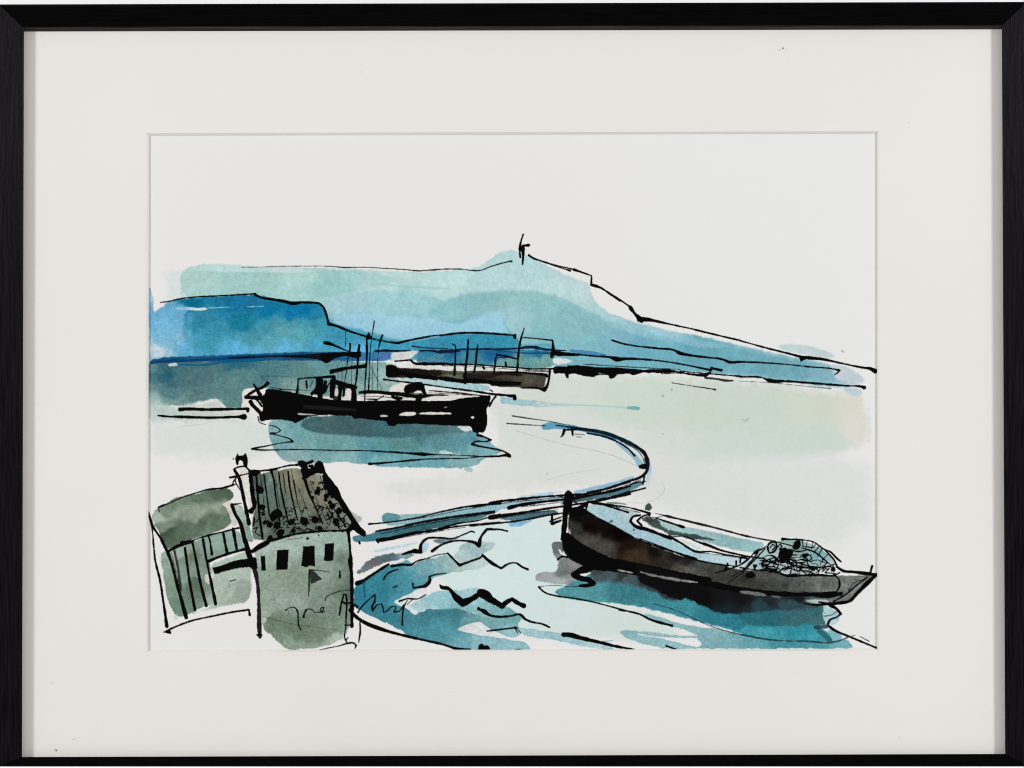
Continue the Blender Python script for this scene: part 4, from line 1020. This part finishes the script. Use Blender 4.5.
def rail_material(name, along_z, tint):
    """Black brushed moulding: fine scratches run along the rail."""
    m, nt, b = new_mat(name)
    tc = node(nt, 'ShaderNodeTexCoord')
    mp = node(nt, 'ShaderNodeMapping')
    mp.inputs['Scale'].default_value = (1500, 1500, 45) if along_z else (45, 1500, 1500)
    nt.links.new(tc.outputs['Object'], mp.inputs['Vector'])
    n = noise(nt, mp.outputs['Vector'], 1.0, 4, 0.65)
    r = node(nt, 'ShaderNodeValToRGB')
    r.color_ramp.elements[0].position = 0.36
    r.color_ramp.elements[1].position = 0.74
    r.color_ramp.elements[0].color = tuple(v * 0.35 for v in tint) + (1,)
    r.color_ramp.elements[1].color = tuple(v * 2.6 for v in tint) + (1,)
    nt.links.new(n.outputs['Fac'], r.inputs['Fac'])
    nt.links.new(r.outputs['Color'], b.inputs['Base Color'])
    b.inputs['Roughness'].default_value = RAIL_ROUGH
    b.inputs['Specular IOR Level'].default_value = RAIL_SPEC
    b.inputs['Anisotropic'].default_value = 0.9
    tg = node(nt, 'ShaderNodeCombineXYZ')
    tg.inputs[0 if along_z else 2].default_value = 1.0
    nt.links.new(tg.outputs[0], b.inputs['Tangent'])
    bump_to(nt, b, n.outputs['Fac'], 0.5, 0.0003)
    return m


ALB = 0.955
RAIL_ROUGH, RAIL_SPEC = 0.31, 0.045

M_PAPER = paper_material()
M_MAT = board_material('mat_board_surface', (230.5, 226.8, 223.4), [
    (783.0, 48.3, 1.0, (70, 66, 30), .9), (779.8, 49.6, .9, (190, 150, 90), .7), (786, 49.5, .8, (170, 165, 160), .5),
    (56.3, 750.3, 1.1, (70, 68, 64), .9), (55, 749.5, .8, (120, 116, 112), .6), (73.8, 739.4, .9, (160, 156, 152), .7), (77.3, 741, .8, (190, 188, 184), .6),
    (908.6, 122.2, 1.0, (196, 192, 188), .5), (899.4, 737.5, .9, (195, 192, 186), .6), (52, 683.5, 1.5, (205, 202, 196), .5), (362, 72, 1.6, (212, 209, 204), .5)])
M_BEVEL = board_material('mat_bevel_core', (233, 229, 223))
M_BACK = board_material('backing_card', (150, 130, 100))
M_RAIL_V = rail_material('brushed_moulding_lit', True, (0.0046, 0.0034, 0.0050))  # side rails: lamp sheen on the upright brushing lifted into the base colour
M_RAIL_H = rail_material('brushed_moulding_shaded', False, (0.0008, 0.0008, 0.0009))  # same brushed moulding, base colour darkened where the lamps raise no sheen
M_LIP = rail_material('moulding_inner_edge', False, (0.022, 0.018, 0.016))

m, nt, b = new_mat('white_wall_paint')
tc = node(nt, 'ShaderNodeTexCoord')
n = noise(nt, tc.outputs['Object'], 260, 3)
b.inputs['Base Color'].default_value = (0.96, 0.96, 0.96, 1)
b.inputs['Roughness'].default_value = 0.9
bump_to(nt, b, n.outputs['Fac'], 0.05, 0.0005)
M_WALL = m


# ------------------------------------------------------------------ meshes
def mesh_obj(name, verts, faces, mat, parent=None, mats=None, face_mat=None):
    me = bpy.data.meshes.new(name)
    me.from_pydata([tuple(v) for v in verts], [], faces)
    for mm in (mats or [mat]):
        me.materials.append(mm)
    if face_mat:
        for p, k in zip(me.polygons, face_mat):
            p.material_index = k
    me.update()
    o = bpy.data.objects.new(name, me)
    col.objects.link(o)
    if parent is not None:
        o.parent = parent
        o.matrix_parent_inverse = parent.matrix_world.inverted()
    return o


WALL_Y = 0.0075
LIP = -0.0034
wall = mesh_obj('wall', [(-2.2, WALL_Y, 0), (2.2, WALL_Y, 0), (2.2, WALL_Y, 3), (-2.2, WALL_Y, 3),
                         (-2.2, WALL_Y + .1, 0), (2.2, WALL_Y + .1, 0), (2.2, WALL_Y + .1, 3), (-2.2, WALL_Y + .1, 3)],
                [(0, 1, 2, 3), (5, 4, 7, 6), (1, 5, 6, 2), (4, 0, 3, 7), (3, 2, 6, 7), (4, 5, 1, 0)], M_WALL)
wall['kind'] = 'structure'
wall['label'] = 'plain bright white wall behind the framed watercolour'

lz = P(0, 766.55, LIP)[2]  # added white shelf, put in to give the bright line below the frame
lv = [(-1.6, y, z) for y in (LIP - 0.0006, WALL_Y + 0.001) for z in (lz - 0.03, lz)] + \
     [(1.6, y, z) for y in (LIP - 0.0006, WALL_Y + 0.001) for z in (lz - 0.03, lz)]
added_ledge = mesh_obj('added_ledge', lv, [(0, 4, 5, 1), (1, 5, 7, 3), (2, 0, 1, 3), (4, 6, 7, 5), (6, 2, 3, 7), (0, 2, 6, 4)], M_WALL)
added_ledge['kind'] = 'structure'
added_ledge['label'] = 'thin white strip added under the black frame for a bright bottom line'

pic = bpy.data.objects.new('framed_picture', None)
col.objects.link(pic)
pic.location = (0, WALL_Y, CZ - 0.155)
pic.empty_display_size = 0.05
pic['label'] = 'black framed harbour watercolour in a wide off white mat'
pic['category'] = 'picture'
bpy.context.view_layer.update()

# frame: corners in photo pixels, outer edge / face inner edge / foot of the inner side
OUT = [(-1.5, 4.4), (1027, 1.9), (1029.5, 766.4), (-3, 766.4)]
INN = [(24.0, 28.0), (1001.8, 26.2), (1005.2, 754.0), (22.0, 757.0)]
FOOT = [(24.0, 31.6), (1001.8, 29.4), (1005.2, 753.9), (22.0, 757.0)]
BK = WALL_Y - 0.0004
for k, nm in enumerate(['top', 'right', 'bottom', 'left']):
    j = (k + 1) % 4

    def ring(c):
        o1, i1, f1 = np.array(OUT[c]), np.array(INN[c]), np.array(FOOT[c])
        cen = np.array([512., 384.])
        e = i1 - o1
        pts = [P(*o1, BK), P(*o1, LIP + 0.0006), P(*(o1 + e * .06), LIP),
               P(*(o1 + e * .955), LIP), P(*i1, LIP + 0.0004), P(*f1, 0.0), P(*f1, 0.0022), P(*(o1 + e * .9), BK)]
        return pts
    a, c = ring(k), ring(j)
    n = len(a)
    # tiny shift keeps the two mitre faces from lying in one plane
    eps = 0.00004
    av, cv = np.array(a), np.array(c)
    dv = (cv - av)
    ln = np.linalg.norm(dv, axis=1, keepdims=True)
    av = av + dv / ln * eps
    cv = cv - dv / ln * eps
    verts = [tuple(v) for v in av] + [tuple(v) for v in cv]
    faces = [(q, (q + 1) % n, n + (q + 1) % n, n + q) for q in range(n)]
    fm = [0] * n
    if k == 0:
        fm[4] = 1
        fm[3] = 1
    faces += [tuple(range(n - 1, -1, -1)), tuple(range(n, 2 * n))]
    fm += [0, 0]
    mt = M_RAIL_V if k in (1, 3) else M_RAIL_H
    r = mesh_obj('frame_rail', verts, faces, mt, pic, [mt, M_LIP], fm)
    me = r.data
    me.flip_normals() if False else None
    import bmesh
    bm = bmesh.new(); bm.from_mesh(me); bmesh.ops.recalc_face_normals(bm, faces=bm.faces); bm.to_mesh(me); bm.free()

# mat board with its bevelled window
BO = [(146.4, 133.2), (879.2, 131.2), (879.2, 650.6), (146.0, 652.2)]
BI = [(149.0, 135.6), (877.1, 133.5), (877.2, 648.9), (148.2, 650.4)]
MO = [(18, 22), (1008, 20), (1011, 759), (17, 762)]
SHY = 0.0012
vs = [P(*q, 0.0) for q in MO] + [P(*q, 0.0) for q in BO] + [P(*q, 0.0011) for q in MO] + [P(*q, 0.0011) for q in BO]
fs = []
for k in range(4):
    j = (k + 1) % 4
    fs.append((k, 4 + k, 4 + j, j))
    fs.append((k, j, 8 + j, 8 + k))
    fs.append((8 + k, 8 + j, 12 + j, 12 + k))
mat_o = mesh_obj('mat_board', vs, fs, M_MAT, pic)
vs = []
fs = []
for q in range(4):
    vs.append(P(*BO[q], 0.00003))
for q in range(4):
    vs.append(P(*BI[q], 0.00108))
for k in range(4):
    j = (k + 1) % 4
    fs.append((k, 4 + k, 4 + j, j))
bev = mesh_obj('mat_bevel', vs, fs, M_BEVEL, mat_o)

bk = [P(12, 14, y) for y in (0.0016, 0.0045)] + [P(1014, 14, y) for y in (0.0016, 0.0045)] + [P(1014, 762, y) for y in (0.0016, 0.0045)] + [P(12, 762, y) for y in (0.0016, 0.0045)]
mesh_obj('backing_board', bk, [(0, 2, 4, 6), (7, 5, 3, 1), (0, 1, 3, 2), (2, 3, 5, 4), (4, 5, 7, 6), (6, 7, 1, 0)], M_BACK, pic)


# the painted sheet: one mesh for the bare paper, one for each thing painted on it
def to_albedo(rgb):
    return lin(np.clip(rgb, 0, 1)) * ALB


def sheet_mesh(name, mask, parent, extra=None):
    idx = np.full(H * W, -1, np.int64)
    jj, ii = np.nonzero(mask)
    quads = np.stack([jj * W + ii, (jj + 1) * W + ii, (jj + 1) * W + ii + 1, jj * W + ii + 1], 1)
    used = np.unique(quads)
    idx[used] = np.arange(len(used))
    q = idx[quads]
    k = S * (D + SHY) / D
    vx = (GX[used % W] - 512.0) * k
    vz = CZ - (GY[used // W] - 384.0) * k
    co = np.stack([vx, np.full(len(used), SHY), vz], 1)
    ca = np.concatenate([to_albedo(C.reshape(-1, 3)[used]), INKM.reshape(-1)[used][:, None]], 1)
    if extra is not None:
        eco, eq, eca = extra
        q = np.vstack([q, eq + len(co)])
        co = np.vstack([co, eco])
        ca = np.vstack([ca, eca])
    me = bpy.data.meshes.new(name)
    me.vertices.add(len(co))
    me.vertices.foreach_set('co', co.astype(np.float32).ravel())
    me.loops.add(len(q) * 4)
    me.loops.foreach_set('vertex_index', q.astype(np.int32).ravel())
    me.polygons.add(len(q))
    me.polygons.foreach_set('loop_start', np.arange(0, len(q) * 4, 4, dtype=np.int32))
    me.polygons.foreach_set('loop_total', np.full(len(q), 4, dtype=np.int32))
    at = me.color_attributes.new('pigment', 'FLOAT_COLOR', 'POINT')
    at.data.foreach_set('color', ca.astype(np.float32).ravel())
    me.materials.append(M_PAPER)
    me.update(calc_edges=True)
    me.validate()
    o = bpy.data.objects.new(name, me)
    col.objects.link(o)
    o.parent = parent
    o.matrix_parent_inverse = parent.matrix_world.inverted()
    return o


# blank upper strip of the sheet in coarse cells
ex = np.linspace(X0, X1, 60)
ey = np.linspace(127.0, Y0, 10)
mx_, my_ = np.meshgrid(ex, ey)
k = S * (D + SHY) / D
eco = np.stack([(mx_.ravel() - 512) * k, np.full(mx_.size, SHY), CZ - (my_.ravel() - 384) * k], 1)
eca = np.concatenate([to_albedo(paper_tint(mx_, my_).reshape(-1, 3)), np.zeros((mx_.size, 1))], 1)
eq = []
for j in range(len(ey) - 1):
    for i in range(len(ex) - 1):
        a = j * len(ex) + i
        eq.append((a, a + len(ex), a + len(ex) + 1, a + 1))
CELL = LAB[:-1, :-1]
painting = sheet_mesh('painting', CELL == 0, pic, (eco, np.array(eq), eca))
bpy.context.view_layer.update()
for num, (nm, lb) in NAMES.items():
    if num == 0 or not (CELL == num).any():
        continue
    o = sheet_mesh(nm, CELL == num, painting)
    if lb:
        o['label'] = lb

# ------------------------------------------------------------------ camera, lamps, world
cam = bpy.data.cameras.new('camera')
cam.sensor_width = 36.0
cam.lens = 36.0 * D / (1024 * S)
cam.clip_start = 0.05
cam.clip_end = 50
co = bpy.data.objects.new('camera', cam)
col.objects.link(co)
co.location = (0, -D, CZ)
co.rotation_euler = (math.radians(90), 0, 0)
scene.camera = co

from mathutils import Vector
LAMP = 19.0
for sx, gain in ((-1.08, 1.12), (1, 1.0)):
    L = bpy.data.lights.new('studio_lamp', 'AREA')
    L.shape = 'DISK'
    L.size = 0.26
    L.energy = LAMP * gain
    L.color = (1.0, 0.993, 0.985)
    o = bpy.data.objects.new('studio_lamp', L)
    col.objects.link(o)
    o.location = (sx * 1.55, -1.08, CZ + 0.30)
    d = Vector((0, 0, CZ)) - o.location
    o.rotation_euler = d.to_track_quat('-Z', 'Y').to_euler()

w = bpy.data.worlds.new('World')
scene.world = w
w.use_nodes = True
bg = w.node_tree.nodes['Background']
bg.inputs['Color'].default_value = (1.0, 1.0, 1.0, 1)
bg.inputs['Strength'].default_value = 0.47

scene.cycles.filter_width = 1.05
scene.view_settings.view_transform = 'Standard'
scene.view_settings.look = 'None'
scene.view_settings.exposure = 0.0
scene.view_settings.gamma = 1.0
scene.view_settings.use_curve_mapping = False
